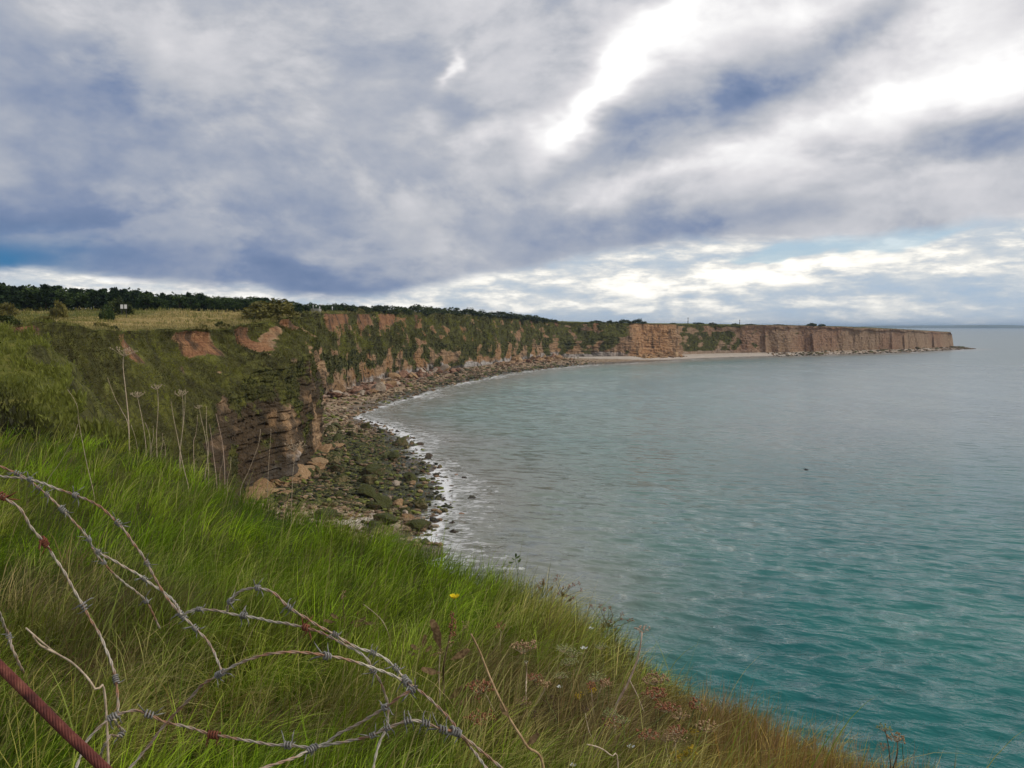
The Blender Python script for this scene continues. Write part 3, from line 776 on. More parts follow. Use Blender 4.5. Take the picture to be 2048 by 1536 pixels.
GREEN_A, GREEN_B, OLIVE, STRAW, BROWN, ORANGE = [np.array(c) for c in
    ((0.040, 0.092, 0.004), (0.165, 0.270, 0.010), (0.190, 0.165, 0.028), (0.60, 0.50, 0.22), (0.16, 0.095, 0.040), (0.50, 0.26, 0.060))]
DRYSPOTS = [(hit(170, 1330), 0.35), (hit(560, 1440), 0.3), (hit(1250, 1400), 0.35), (hit(980, 1330), 0.3), (hit(60, 1180), 0.4), (hit(215, 1190), 0.42), (hit(1150, 1450), 0.5), (hit(300, 1440), 0.28), (hit(140, 1120), 0.3)]
DARK = hit(245, 1215)
def hill_grass():
    rs = np.random.RandomState(21)
    parts = []
    def sample(n, tmin, tmax, rmin=1.55):
        a = -0.72 + rs.rand(n) * 1.42
        side = rs.rand(n) < 0.2                      # grass goes on beyond the frame
        a = np.where(side, np.where(rs.rand(n) < 0.8, -0.72 - 0.9 * rs.rand(n), 0.70 + 0.4 * rs.rand(n)), a)
        re = np.interp(a, _ed[:, 0], _ed[:, 1])
        r = rmin * (re * tmax / rmin) ** (rs.rand(n))
        r = np.maximum(r, rmin)
        x, y = r * np.sin(a), r * np.cos(a)
        return x, y, r
    N = 142000
    x, y, r = sample(N, 0, 1.12)
    z = hill_z(x, y)
    dist = np.sqrt(x * x + y * y + (z - EYE) ** 2)
    u = 1024 + FPX * x / np.maximum(y, 0.3)
    n1 = fbm(x / 0.9, y / 0.9, 1.0, oct=3); n2 = fbm(x / 0.33, y / 0.33, 5.0, oct=2); n3 = fbm(x / 2.6, y / 2.6, 8.0, oct=2)
    dry = 0.22 + 0.65 * n3 + 0.30 * n1 + 0.55 * sstep(-0.6, 0.9, x)
    spot = np.zeros(N)
    for c, rad in DRYSPOTS: spot = np.maximum(spot, np.exp(-((x - c[0]) ** 2 + (y - c[1]) ** 2) / rad ** 2))
    rnd = rs.rand(N)
    tint = lerp3(GREEN_A, GREEN_B, np.clip(0.45 + 0.5 * n2 + 0.5 * (rs.rand(N) - 0.5), 0, 1))  # lawn greens kept dark to give shade between the tussocks
    tint = lerp3(tint, OLIVE, np.clip(dry + 0.25 * (rs.rand(N) - 0.5), 0, 0.9))
    pdry = np.clip(0.05 + 0.28 * dry + 0.45 * spot, 0, 0.9)
    tint = np.where((rnd < pdry)[:, None], lerp3(STRAW * 0.55, BROWN, np.clip(rs.rand(N) * 0.8 + 0.4 * spot, 0, 1)), tint)
    org = sstep(0.62, 1.0, x) * sstep(6, 4.0, y) * (0.75 + 0.8 * n1)
    tint = lerp3(tint, lerp3(ORANGE, OLIVE, rs.rand(N)), np.clip(org, 0, 0.85) * (rs.rand(N) < 0.6))
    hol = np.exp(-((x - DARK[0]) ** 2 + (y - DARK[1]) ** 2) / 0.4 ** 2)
    tint = tint * ((1 + 0.6 * np.clip(fbm(x / 0.5, y / 0.5, 44.0, oct=3), -1, 1)) * (1 - 0.45 * hol))[:, None]  # shade between clumps and the hollow's darkening multiplied into blade tint
    bri = rs.rand(N); tint = np.where((bri < 0.05)[:, None], lerp3(GREEN_B * 1.5, STRAW, rs.rand(N) * 0.6), tint)
    length = (0.17 + 0.20 * rs.rand(N) + 0.17 * n1).clip(0.07, 0.6) * (1 - 0.35 * spot)
    length *= 1.0 - 0.35 * sstep(0.2, 1.1, x)
    longb = rs.rand(N) < 0.06
    length = np.where(longb, length * 1.65, length)
    width = np.maximum(0.0019 + 0.0016 * rs.rand(N), dist * 0.00030)
    ang = 0.15 + 1.1 * fbm(x / 1.3, y / 1.3, 14.0, oct=2) + 0.55 * rs.normal(size=N) + 0.4 * sstep(0, 1.2, x)
    amt = np.clip(0.62 + 0.25 * n1 + 0.25 * rs.normal(size=N), 0.08, 1.0) * (1 - 0.45 * sstep(0.1, 1.0, x)) * np.where(longb, 0.75, 1)
    amt = np.where(rs.rand(N) < 0.14, amt * 0.3, amt)
    amt = np.clip(amt + 0.35 * spot, 0, 1)
    base = np.stack([x, y, z - 0.01], 1)
    near = dist < 5.0
    for m, ns in ((near, 4), (~near, 3)):
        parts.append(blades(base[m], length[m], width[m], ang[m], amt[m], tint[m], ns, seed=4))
    # tussocks: blades springing from a common root, each tussock its own shade
    nt_ = 3700; per = 26
    cx, cy, r = sample(nt_, 0, 1.05)
    keep = fbm(cx / 1.2, cy / 1.2, 61.0, oct=2) > -0.45; cx, cy = cx[keep], cy[keep]; nt_ = len(cx)
    kind = rs.rand(nt_); drc = 0.30 + 0.6 * fbm(cx / 2.2, cy / 2.2, 8.0, oct=2) + 0.7 * sstep(-0.8, 0.7, cx) + 0.5 * sstep(-1.0, -1.5, cx) * sstep(4.0, 2.5, cy)
    tc = lerp3((0.15, 0.29, 0.008), (0.34, 0.46, 0.020), rs.rand(nt_)); tc = lerp3(tc, lerp3((0.34, 0.31, 0.04), (0.66, 0.55, 0.22), rs.rand(nt_)), np.clip((drc - kind) * 1.6, 0, 1))
    tsp = np.zeros(nt_)
    for c, rad in DRYSPOTS: tsp = np.maximum(tsp, np.exp(-((cx - c[0]) ** 2 + (cy - c[1]) ** 2) / (1.3 * rad) ** 2))
    torg = np.clip(sstep(0.62, 1.0, cx) * sstep(6, 4, cy), 0, 1)
    tc = lerp3(tc, lerp3((0.50, 0.25, 0.06), (0.36, 0.30, 0.05), rs.rand(nt_)), torg * 0.55)
    tc = lerp3(tc, lerp3(BROWN * 1.1, STRAW * 0.6, rs.rand(nt_) ** 1.5), np.clip(tsp * 1.1, 0, 0.95))
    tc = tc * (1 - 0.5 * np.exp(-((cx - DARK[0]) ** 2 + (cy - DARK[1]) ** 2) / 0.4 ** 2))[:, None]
    tc = tc * (0.5 + 1.2 * rs.rand(nt_, 1)) * (1 + 0.4 * np.clip(fbm(cx / 0.9, cy / 0.9, 71.0, oct=2), -1, 1))[:, None]
    hgt = (0.22 + 0.24 * rs.rand(nt_)) * (1 - 0.3 * sstep(0.2, 1.1, cx)); wind = 0.1 + 1.2 * fbm(cx / 1.5, cy / 1.5, 14.0, oct=2)
    i_ = np.repeat(np.arange(nt_), per); n = len(i_)
    oa = rs.rand(n) * 6.283; orad = 0.05 * rs.rand(n) ** 0.5 * (1 + np.hypot(cx, cy)[i_] * 0.08)
    x, y = cx[i_] + np.cos(oa) * orad, cy[i_] + np.sin(oa) * orad
    z = hill_z(x, y); dist = np.sqrt(x * x + y * y)
    vx = np.cos(oa) * 0.75 + np.cos(wind[i_]) * 0.9 + 0.25 * rs.normal(size=n); vy = np.sin(oa) * 0.75 + np.sin(wind[i_]) * 0.9 + 0.25 * rs.normal(size=n)
    L = hgt[i_] * (0.6 + 0.7 * rs.rand(n)); am = np.clip(0.30 + 0.35 * np.hypot(vx, vy) + 0.15 * rs.normal(size=n), 0.1, 1)
    tint = tc[i_] * (0.7 + 0.6 * rs.rand(n, 1))
    W_ = np.maximum(0.0016 + 0.0022 * rs.rand(n), dist * 0.00034)
    for m, ns in ((dist < 4.5, 5), (dist >= 4.5, 3)):
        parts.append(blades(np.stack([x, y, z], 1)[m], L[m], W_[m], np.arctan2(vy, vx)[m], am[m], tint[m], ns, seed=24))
    # scattered long arching blades, yellow-green to straw
    n = 8000
    x, y, r = sample(n, 0, 1.0); z = hill_z(x, y)
    cl = fbm(x / 0.7, y / 0.7, 31.0, oct=2)
    m = cl > 0.12 + 0.3 * (x > 0.6) + 0.25 * rs.normal(size=n)
    x, y, z, cl = x[m], y[m], z[m], cl[m]; n = len(x); dist = np.sqrt(x * x + y * y)
    tint = lerp3((0.26, 0.36, 0.045), (0.62, 0.50, 0.20), np.clip(rs.rand(n) ** 1.6 + 0.3 * fbm(x / 1.5, y / 1.5, 3.3, oct=2), 0, 1))
    ang = 0.1 + 1.3 * fbm(x / 1.1, y / 1.1, 14.0, oct=2) + 0.8 * rs.normal(size=n)
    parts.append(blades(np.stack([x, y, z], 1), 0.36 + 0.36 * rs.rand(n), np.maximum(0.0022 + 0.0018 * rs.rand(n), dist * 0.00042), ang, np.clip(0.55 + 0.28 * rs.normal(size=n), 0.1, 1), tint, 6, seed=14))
    V, Q, T, C = merge(parts)
    me = mesh_np('grass', V, Q, T, cols=dict(tint=C))
    tag(obj('grass', me, M_BLADE), 'long windswept green grass covering the near slope', 'grass', kind='stuff')
    # fine upright seed stems along the brow on the right
    n = 2400
    a = 0.24 + rs.rand(n) * 0.40
    re = np.interp(a, _ed[:, 0], _ed[:, 1]); r = re * (0.82 + 0.24 * rs.rand(n))
    x, y = r * np.sin(a), r * np.cos(a); z = hill_z(x, y)
    tint = lerp3((0.34, 0.17, 0.08), (0.58, 0.40, 0.20), rs.rand(n))
    V, Q, T, C = blades(np.stack([x, y, z], 1), 0.16 + 0.24 * rs.rand(n), np.full(n, 0.0013), 0.6 + rs.normal(size=n) * 0.9, np.clip(0.12 + 0.12 * rs.normal(size=n), 0.02, 0.5), tint, 4, seed=9)
    me = mesh_np('dry_grass', V, Q, T, cols=dict(tint=C))
    tag(obj('dry_grass', me, M_BLADE), 'thin dry pinkish grass stems along the brow of the slope', 'grass', kind='stuff')
hill_grass()

def tri_sample(P, weight, n, rs):
    """random points on a grid surface P (rows, cols, 3), weighted by a per-vertex weight"""
    A, B, C_, D = P[:-1, :-1], P[:-1, 1:], P[1:, 1:], P[1:, :-1]
    nrm = np.cross(C_ - A, D - B); ar = 0.5 * np.linalg.norm(nrm, axis=2)
    w = (ar * weight[:-1, :-1]).ravel(); w /= w.sum()
    i = rs.choice(len(w), n, p=w)
    r, c = np.unravel_index(i, ar.shape)
    f, h = rs.rand(n, 1), rs.rand(n, 1)
    p = (A[r, c] * (1 - f) + B[r, c] * f) * (1 - h) + (D[r, c] * (1 - f) + C_[r, c] * f) * h
    nn = nrm[r, c]; nn = nn / np.maximum(np.linalg.norm(nn, axis=1)[:, None], 1e-9)
    return p, nn, r, c
def tufts(pos, nrm, size, tint, rs, per=5, spread=0.45, updir=0.75, width=0.16, droop=0.25):
    """little sprays of leaves: per triangles each rising from pos"""
    n = len(pos)
    V, C = [], []
    for k in range(per):
        d = nrm * (1 - updir) + np.array([0, 0, 1]) * updir + rs.normal(size=(n, 3)) * spread
        d /= np.linalg.norm(d, axis=1)[:, None]
        s = np.cross(d, rs.normal(size=(n, 3))); s /= np.linalg.norm(s, axis=1)[:, None]
        L = (size * (0.6 + 0.7 * rs.rand(n)))[:, None]
        b = pos + rs.normal(size=(n, 3)) * size[:, None] * 0.25
        mid_ = b + d * L * 0.55
        tip = b + d * L + np.array([0, 0, -1]) * L * droop * rs.rand(n, 1)
        w = L * width * (0.7 + 0.6 * rs.rand(n, 1))
        V += [b, mid_ - s * w, mid_ + s * w, tip]
        c = tint * (0.75 + 0.5 * rs.rand(n, 1))
        C += [c, c, c, c]
    V = np.stack(V, 1).reshape(-1, 3); C = np.stack(C, 1).reshape(-1, 3)
    b = (np.arange(n)[:, None] * per + np.arange(per)[None]).ravel()[:, None] * 4
    T = np.concatenate([b + np.array([[0, 1, 2]]), b + np.array([[1, 3, 2]])])
    return V, None, T, C

def cliff_cover():
    rs = np.random.RandomState(31)
    NR, NSn = CLIFF_P.shape[:2]
    y = CLIFF_P[..., 1]; d = np.hypot(CLIFF_P[..., 0], CLIFF_P[..., 1])
    veg = CLIFF_VEG
    w = sstep(0.38, 0.7, veg) / np.maximum(d, 60) ** 1.5
    w = w * (sstep(1.0, 0.0, (d - 20) / 1200))
    vis = np.ones(NSn); vis[(tt > 14.2) & (tt < 17.0)] = 0.1; vis[tt > 29] = 0; vis[tt < 4.6] = 0.6
    p, n, r, c = tri_sample(CLIFF_P, w * vis[None], 30000, rs)
    dd = np.hypot(p[:, 0], p[:, 1])
    nz = fbm(p[:, 0] / 9, p[:, 1] / 9, p[:, 2] / 14, oct=3) * 1.3; nf = rs.rand(len(p))
    n2 = fbm(p[:, 0] / 3.5, p[:, 1] / 3.5, p[:, 2] / 3.5, oct=2)
    tint = lerp3((0.036, 0.034, 0.013), (0.275, 0.285, 0.048), np.clip(0.36 + 0.8 * nz + 0.5 * n2, 0, 1) ** 1.5)
    tint = lerp3(tint, (0.24, 0.19, 0.075), np.clip((nf - 0.78) * 3, 0, 0.8) + 0 * nf)
    steep = r > 54
    tint[steep] = lerp3((0.026, 0.034, 0.014), (0.090, 0.098, 0.030), np.clip(0.4 + 0.6 * n2[steep], 0, 1))
    size = np.clip(dd * 0.0034, 0.14, 2.2) * (0.7 + 0.7 * rs.rand(len(p)))
    nb = dd < 48; tint[nb] = lerp3((0.05, 0.055, 0.014), (0.185, 0.200, 0.036), np.clip(0.6 + 0.6 * nz[nb], 0, 1))
    gr = ~steep | (dd < 40)
    V, Q, T, C = merge([tufts(p[gr], n[gr] * np.sign(n[gr][:, 2:3] + 1e-9), size[gr] * 1.05, tint[gr], rs, per=8, spread=0.32, updir=0.45, width=0.055, droop=0.75),
                        tufts(p[~gr], n[~gr], size[~gr] * 0.85, tint[~gr], rs, per=5)])
    me = mesh_np('cliff_vegetation', V, Q, T, cols=dict(tint=C))
    tag(obj('cliff_vegetation', me, M_BLADE), 'coarse grass, bramble and ivy clinging to the cliffs', 'vegetation', kind='stuff')
    # straw-coloured turf of the cliff-top field and the grass of the bank on the left
    w = np.ones(FIELD_P.shape[:2]); fd = np.hypot(FIELD_P[..., 0], FIELD_P[..., 1])
    w *= (FIELD_K[:, None] < 0.6) / np.maximum(fd, 14) ** 1.9
    w[:, (tt > 14.2) & (tt < 18.0)] *= 0.2; w[:, tt > 22] = 0
    w *= 1 + 4 * (FIELD_K[:, None] < 0.05)
    p, n, r, c = tri_sample(FIELD_P, w, 26000, rs)
    n = -n * np.sign(n[:, 2:3]) * -1
    dd = np.hypot(p[:, 0], p[:, 1])
    nz = fbm(p[:, 0] / 14, p[:, 1] / 14, 2.0, oct=3)
    bank = (tt[c] < 5.0)
    tint = lerp3((0.15, 0.160, 0.034), (0.38, 0.31, 0.13), np.clip(0.22 + 0.45 * sstep(-100, -60, p[:, 0]) + 0.9 * nz + 0.3 * (rs.rand(len(p)) - 0.5), 0, 1))
    kk = FIELD_K[r]
    bt = lerp3((0.028, 0.028, 0.010), (0.185, 0.200, 0.036), np.clip(sstep(0.52, 0.10, kk) - 0.08 * 1.0 + 0.4 * nz + 0.3 * (rs.rand(len(p)) - 0.5), 0, 1))  # bank tint: lit crest painted brighter, dark shrub growth lower down
    tint = np.where(bank[:, None], bt, tint)
    size = np.clip(dd * 0.0030, 0.22, 1.0) * (0.7 + 0.7 * rs.rand(len(p))); size[bank] *= 1.1
    V, Q, T, C = tufts(p, n, size, tint, rs, per=5, spread=0.35, updir=0.95, width=0.09)
    me = mesh_np('field_grass', V, Q, T, cols=dict(tint=C))
    tag(obj('field_grass', me, M_BLADE), 'straw coloured grass on the clifftop field', 'grass', kind='stuff')
cliff_cover()

# ------------------------------------------------------------------ trees and bushes
def m_leaves(dark, light):
    def f(g):
        n = g.noise(g.pos(), 0.9, 2)
        return leafy(g, g.mix(g.smooth(n * 0.6 + g.attr('lum') * 0.4, 0.3, 0.7), dark, light), 0.2, 0.6)
    return f
M_PINE = mat('dark_pine_foliage', m_leaves((0.010, 0.022, 0.009), (0.032, 0.058, 0.018)))
M_OAK = mat('broadleaf_foliage', m_leaves((0.018, 0.036, 0.010), (0.060, 0.092, 0.022)))
M_SCRUB = mat('scrub_foliage', m_leaves((0.020, 0.030, 0.010), (0.075, 0.095, 0.026)))
M_HEATH = mat('olive_scrub_foliage', m_leaves((0.085, 0.080, 0.022), (0.21, 0.185, 0.050)))
M_BARK = mat('bark', lambda g: principled(g, g.ramp(g.noise(g.scale(g.coord('Object'), (6, 6, 1.5)), 3.0, 4), [(0.3, (0.035, 0.025, 0.018)), (0.7, (0.11, 0.085, 0.06))]), 0.9, spec=0.1))
def crown_mesh(name, seed, nclump, leaves, leaf, shape):
    """leaf-sized faces in clumps; shape(rs) gives a clump centre and radius in a unit-height crown"""
    rs = np.random.RandomState(seed); V, L = [], []
    for i in range(nclump):
        c, rad = shape(rs)
        d = rs.normal(size=(leaves, 3)); d /= np.linalg.norm(d, axis=1)[:, None]
        p = c + d * rad * (0.55 + 0.5 * rs.rand(leaves, 1))
        a = rs.normal(size=(leaves, 3)); a /= np.linalg.norm(a, axis=1)[:, None]
        b = np.cross(a, rs.normal(size=(leaves, 3))); b /= np.linalg.norm(b, axis=1)[:, None]
        s = leaf * (0.6 + 0.8 * rs.rand(leaves, 1))
        V.append(np.stack([p - a * s, p + b * s * 0.6, p + a * s, p - b * s * 0.6], 1).reshape(-1, 3))
        L.append(np.full(leaves * 4, rs.rand()))
    V = np.concatenate(V)
    return mesh_np(name, V, np.arange(len(V)).reshape(-1, 4), attrs=dict(lum=np.concatenate(L)))
def trunk_mesh(name, seed, h, r0, limbs):
    rs = np.random.RandomState(seed)
    parts = []
    pts = np.array([[0, 0, -0.15], [0.02, 0.0, 0.3 * h], [0.05 * rs.normal(), 0.05 * rs.normal(), 0.65 * h], [0.08 * rs.normal(), 0.08 * rs.normal(), h]])
    parts.append(tube(pts, [r0, r0 * 0.8, r0 * 0.55, r0 * 0.15], 6))
    for i in range(limbs):
        k = 0.35 + 0.5 * rs.rand(); a = rs.rand() * 6.28
        b = np.array([0, 0, k * h]); e = b + np.array([math.cos(a), math.sin(a), 0.7]) * h * 0.28 * (0.6 + 0.5 * rs.rand())
        parts.append(tube(np.array([b, 0.5 * (b + e) + [0, 0, 0.03 * h], e]), [r0 * 0.4, r0 * 0.28, r0 * 0.08], 4))
    V, Q = join_tubes(parts)
    return mesh_np(name, V, Q, smooth=True)
def tube(pts, rad, ns=6, closed_twist=None):
    pts = np.asarray(pts, float); n = len(pts)
    rad = np.broadcast_to(np.asarray(rad, float), (n,))
    T = np.gradient(pts, axis=0); T /= np.maximum(np.linalg.norm(T, axis=1)[:, None], 1e-12)
    ref = np.array([0.31, 0.17, 0.93]) if abs(T[0] @ np.array([0.31, 0.17, 0.93])) < 0.9 else np.array([1.0, 0, 0])
    U = np.zeros_like(pts); u = np.cross(T[0], ref); u /= np.linalg.norm(u)
    for i in range(n):
        u = u - T[i] * (u @ T[i]); u /= max(np.linalg.norm(u), 1e-12); U[i] = u
    B = np.cross(T, U)
    a = np.arange(ns) * 2 * math.pi / ns
    V = pts[:, None] + rad[:, None, None] * (np.cos(a)[None, :, None] * U[:, None] + np.sin(a)[None, :, None] * B[:, None])
    i = np.arange(n - 1)[:, None] * ns; j = np.arange(ns)[None]; k = (j + 1) % ns
    Q = np.stack([i + j, i + k, i + ns + k, i + ns + j], 2).reshape(-1, 4)
    V = V.reshape(-1, 3)
    # close the ends with a point each
    m = len(V); V = np.concatenate([V, pts[:1], pts[-1:]])
    c0 = np.stack([j[0], k[0], np.full(ns, m), np.full(ns, m)], 1)[:, [1, 0, 2, 2]]
    caps = np.concatenate([np.stack([k[0], j[0], np.full(ns, m)], 1), np.stack([(n - 1) * ns + j[0], (n - 1) * ns + k[0], np.full(ns, m + 1)], 1)])
    return V, Q, caps
def join_tubes(parts):
    V, Q, o = [], [], 0
    for v, q, c in parts:
        V.append(v); Q.append(q + o); o += len(v)
    return np.concatenate(V), np.concatenate(Q)
def mesh_tubes(name, parts, smooth=True, **kw):
    V, Q, T, o = [], [], [], 0
    for v, q, c in parts:
        V.append(v); Q.append(q + o); T.append(c + o); o += len(v)
    return mesh_np(name, np.concatenate(V), np.concatenate(Q), np.concatenate(T), smooth=smooth, **kw)

def sh_pine(rs):
    k = rs.rand() ** 0.8; a = rs.rand() * 6.28
    r = (0.40 * (1 - k) ** 0.7 + 0.06) * (0.3 + 0.7 * rs.rand())
    return np.array([math.cos(a) * r, math.sin(a) * r, 0.10 + 0.86 * k]), 0.08 + 0.05 * (1 - k)
def sh_oak(rs):
    d = rs.normal(size=3); d /= np.linalg.norm(d); q = 0.65 + 0.35 * rs.rand()
    c = np.array([0.42 * d[0] * q, 0.42 * d[1] * q, 0.55 + 0.38 * d[2] * q])
    return c, 0.10 + 0.06 * rs.rand()
def sh_bush(rs):
    d = rs.normal(size=3); d /= np.linalg.norm(d); d[2] = abs(d[2]); q = 0.6 + 0.4 * rs.rand()
    return np.array([0.75 * d[0] * q, 0.75 * d[1] * q, 0.10 + 0.72 * d[2] * q]), 0.14 + 0.08 * rs.rand()
PINE = [(crown_mesh('pine_crown', 100 + i, 46, 26, 0.050, sh_pine), trunk_mesh('pine_trunk', 5 + i, 0.86, 0.022, 5)) for i in range(4)]
OAK = [(crown_mesh('broadleaf_crown', 200 + i, 40, 34, 0.046, sh_oak), trunk_mesh('broadleaf_trunk', 15 + i, 0.7, 0.03, 6)) for i in range(4)]
BUSH = [(crown_mesh('bush_crown', 300 + i, 44, 40, 0.058, sh_bush), trunk_mesh('bush_stem', 25 + i, 0.45, 0.02, 6)) for i in range(4)]
for ms, m in ((PINE, M_PINE), (OAK, M_OAK)):
    for a, b in ms: a.materials.append(m); b.materials.append(M_BARK)
for a, b in BUSH: a.materials.append(M_SCRUB); b.materials.append(M_BARK)
def plant_tree(name, kind, i, loc, h, w, rot, label, cat, group=None, crown_mat=None):
    c, t = kind[i % len(kind)]
    e = empty(name, loc); e.scale = (w, w, h); e.rotation_euler = (0, 0, rot)
    tag(e, label, cat, group)
    co = obj('crown', c, None, e); obj('trunk' if kind is not BUSH else 'stem', t, None, e)
    if crown_mat: co.material_slots[0].link = 'OBJECT'; co.material_slots[0].material = crown_mat
    return e
def woods():
    rs = np.random.RandomState(41)
    top = lambda u: np.interp(u, [-120, 0, 60, 110, 200, 300, 400, 520, 620, 700, 760], [560, 562, 568, 569, 573, 578, 587, 592, 604, 607, 612])
    dep = lambda u: np.interp(u, [-120, 0, 300, 600, 760], [205, 215, 245, 330, 470])
    for row in range(3):
        u = -110.0 + row * 7
        while u < 745:
            Y = dep(u) + row * 10 + rs.normal() * 3
            x = (u - 1024) / FPX * Y; z = field_z(x, Y)
            v_top = top(u) + rs.normal() * 2.2 + (7, 3, 4)[row] + 2.0 * math.sin(u / 23.0)
            h = max(2.5, EYE + (653 - v_top) * Y / FPX - z)
            pine = rs.rand() < (0.5 if u < 420 else 0.2)
            k = PINE if pine else OAK
            plant_tree('pine_tree' if pine else 'broadleaf_tree', k, rs.randint(4), (x, Y, z - 0.2), h, h * (1.05 + 0.35 * rs.rand()) * (1.0 if pine else 1.1), rs.rand() * 6.28,
                       'dark conifer in the dense wood behind the clifftop field' if pine else 'dark broadleaf tree in the dense wood behind the clifftop field',
                       'tree', 'trees of the wood behind the field')
            u += (2.3 + 1.7 * rs.rand()) * FPX / Y * (1.0 if row == 0 else 1.15)
    def bush(u, vt, Y, wpx, label, m=None, group=None, name='bush', hmin=1.0):
        x = (u - 1024) / FPX * Y; z = field_z(x, Y)
        h = max(hmin, EYE + (653 - vt) * Y / FPX - z) / 0.92
        plant_tree(name, BUSH, rs.randint(4), (x, Y, z - 0.15), h, wpx * Y / FPX / 1.7, rs.rand() * 6.28, label, 'bush', group, m)
    bush(540, 594, 168, 128, 'broad olive brown mound of scrub standing on the rim above the near headland', M_HEATH)
    bush(122, 597, 175, 40, 'brownish rounded bush in front of the wood at far left', M_HEATH)
    bush(216, 606, 165, 32, 'small bright green bush just left of the white notice board', M_OAK)
    bush(18, 601, 160, 46, 'low pale green bush at the left edge of the field', M_HEATH)
    for k in range(16):
        u = rs.choice([20, 60, 100, 160, 210, 280, 330, 400, 450, 500]) + rs.normal() * 14; Y = float(np.interp(u, [0, 85, 165, 250, 340, 440, 490, 560], [74, 84, 95, 107, 123, 139, 151, 173])) + 1 + 7 * rs.rand()
        x = (u - 1024) / FPX * Y; h = 0.6 + 0.8 * rs.rand()
        plant_tree('bush', BUSH, rs.randint(4), (x, Y, field_z(x, Y) - 0.2), h, h * (0.9 + 0.6 * rs.rand()), rs.rand() * 6.28, 'knee high bramble bush on the rim of the straw field', 'bush', 'bramble along the field rim', M_SCRUB if k % 2 else M_HEATH)
    bush(240, 592, 200, 54, 'grey green bush against the wood above the white notice board', M_SCRUB)
    skyline = [(770, 609, 60), (800, 611, 50), (835, 608, 62), (868, 612, 50), (900, 613, 58), (935, 616, 60), (965, 620, 50), (998, 622, 60), (1030, 626, 54), (1058, 628, 50), (1080, 634, 40), (1100, 638, 30),
               (690, 606, 40), (720, 610, 44), (750, 612, 44)]
    for u, vt, wp in skyline:
        Y = np.interp(u, [640, 735, 832, 950, 1090], [360, 452, 528, 616, 765])
        bush(u, vt, Y, wp * 1.2, 'dark rounded bush of the thicket on the inner bay cliffs', None, 'thicket on the inner bay cliffs')
    for k in range(26):
        u = 660 + 440 * rs.rand(); Y = np.interp(u, [640, 735, 832, 950, 1090], [352, 444, 520, 606, 757]) + rs.rand() * 4
        x = (u - 1024) / FPX * Y; z = field_z(x, Y)
        plant_tree('bush', BUSH, rs.randint(4), (x, Y, z - 0.2), 2.2 + 1.8 * rs.rand(), 2.4 + 1.8 * rs.rand(), rs.rand() * 6.28, 'low scrubby bush along the rim of the inner bay cliffs', 'bush', 'scrub along the inner bay rim', M_HEATH if k % 3 == 0 else None)
    for u, vt, wp in [(1195, 640, 34), (1222, 640, 30), (1250, 638, 34), (1276, 637, 36)]:
        bush(u, vt, 800, wp, 'dark bush in the row left of the rockfall scar', None, 'dark bushes beside the rockfall scar')
    bush(1622, 645, 905, 24, 'small dark bush alone on the bare far headland, left of its pair')
    bush(1642, 647, 906, 16, 'smaller dark bush beside another on the bare far headland')
    for u, vt, wp in [(1345, 645, 16), (1395, 644, 26), (1425, 644.5, 22), (1470, 646, 20), (1500, 647, 24), (1555, 648, 24)]:
        bush(u, vt, np.interp(u, [1300, 1450, 1600], [815, 872, 915]), wp, 'distant low bush on the skyline right of the rockfall scar', None, 'low bushes on the far skyline')
woods()

# ------------------------------------------------------------------ boulders and rubble on the shore
def rock_mesh(name, seed, flat=1.0, sub=2):
    import bmesh
    rs = np.random.RandomState(seed)
    bm = bmesh.new(); bmesh.ops.create_icosphere(bm, subdivisions=sub, radius=1.0)
    V = np.array([v.co[:] for v in bm.verts]); T = np.array([[v.index for v in f.verts] for f in bm.faces]); bm.free()
    for i in range(9):                                    # chop with random planes: flat broken faces
        d = rs.normal(size=3); d /= np.linalg.norm(d); h = 0.55 + 0.3 * rs.rand()
        s = V @ d; V = V - np.maximum(s - h, 0)[:, None] * d
    V = V * (1 + 0.10 * rs.normal(size=(len(V), 1))) * np.array([1.0 + 0.35 * rs.rand(), 0.75 + 0.3 * rs.rand(), flat * (0.6 + 0.2 * rs.rand())])
    return mesh_np(name, V, None, T), V, T
def m_rock(stops, algae=0.0, wet=0.0):
    def f(g):
        p = g.pos(); z = g.sep(g.nrm())[2]
        info = g.n('ShaderNodeObjectInfo'); rnd = S(g, info.outputs['Random'])
        n = g.noise(p, 2.2, 4, 0.7); n2 = g.noise(p, 6.0, 3, 0.6)
        c = g.ramp(n * 0.5 + n2 * 0.25 + rnd * 0.25, stops)
        if algae: c = g.mix(g.smooth(n + (z - 0.5) * 0.25, 0.62 - algae * 0.4, 0.72 - algae * 0.4), c, g.mix(n2, (0.008, 0.010, 0.004), (0.110, 0.115, 0.022)))
        return principled(g, c, 0.85 - 0.5 * wet, g.bump(n + n2 * 0.4, 0.5, 0.9), spec=0.3)
    return f
R_OCHRE = mat('ochre_rock', m_rock([(0.3, (0.13, 0.075, 0.035)), (0.5, (0.33, 0.20, 0.095)), (0.7, (0.46, 0.32, 0.18))]))
R_RED = mat('red_brown_rock', m_rock([(0.3, (0.115, 0.058, 0.034)), (0.5, (0.27, 0.145, 0.088)), (0.7, (0.42, 0.27, 0.18))]))
R_WEED = mat('weedy_rock', m_rock([(0.3, (0.055, 0.040, 0.022)), (0.5, (0.16, 0.12, 0.06)), (0.7, (0.30, 0.23, 0.13))], algae=0.75))
R_OLIVE = mat('olive_rock', m_rock([(0.3, (0.09, 0.07, 0.030)), (0.5, (0.21, 0.165, 0.075)), (0.7, (0.34, 0.27, 0.14))], algae=0.4))
R_WET = mat('wet_rock', m_rock([(0.3, (0.022, 0.017, 0.012)), (0.5, (0.060, 0.042, 0.028)), (0.7, (0.14, 0.09, 0.06))], algae=0.1, wet=0.8))
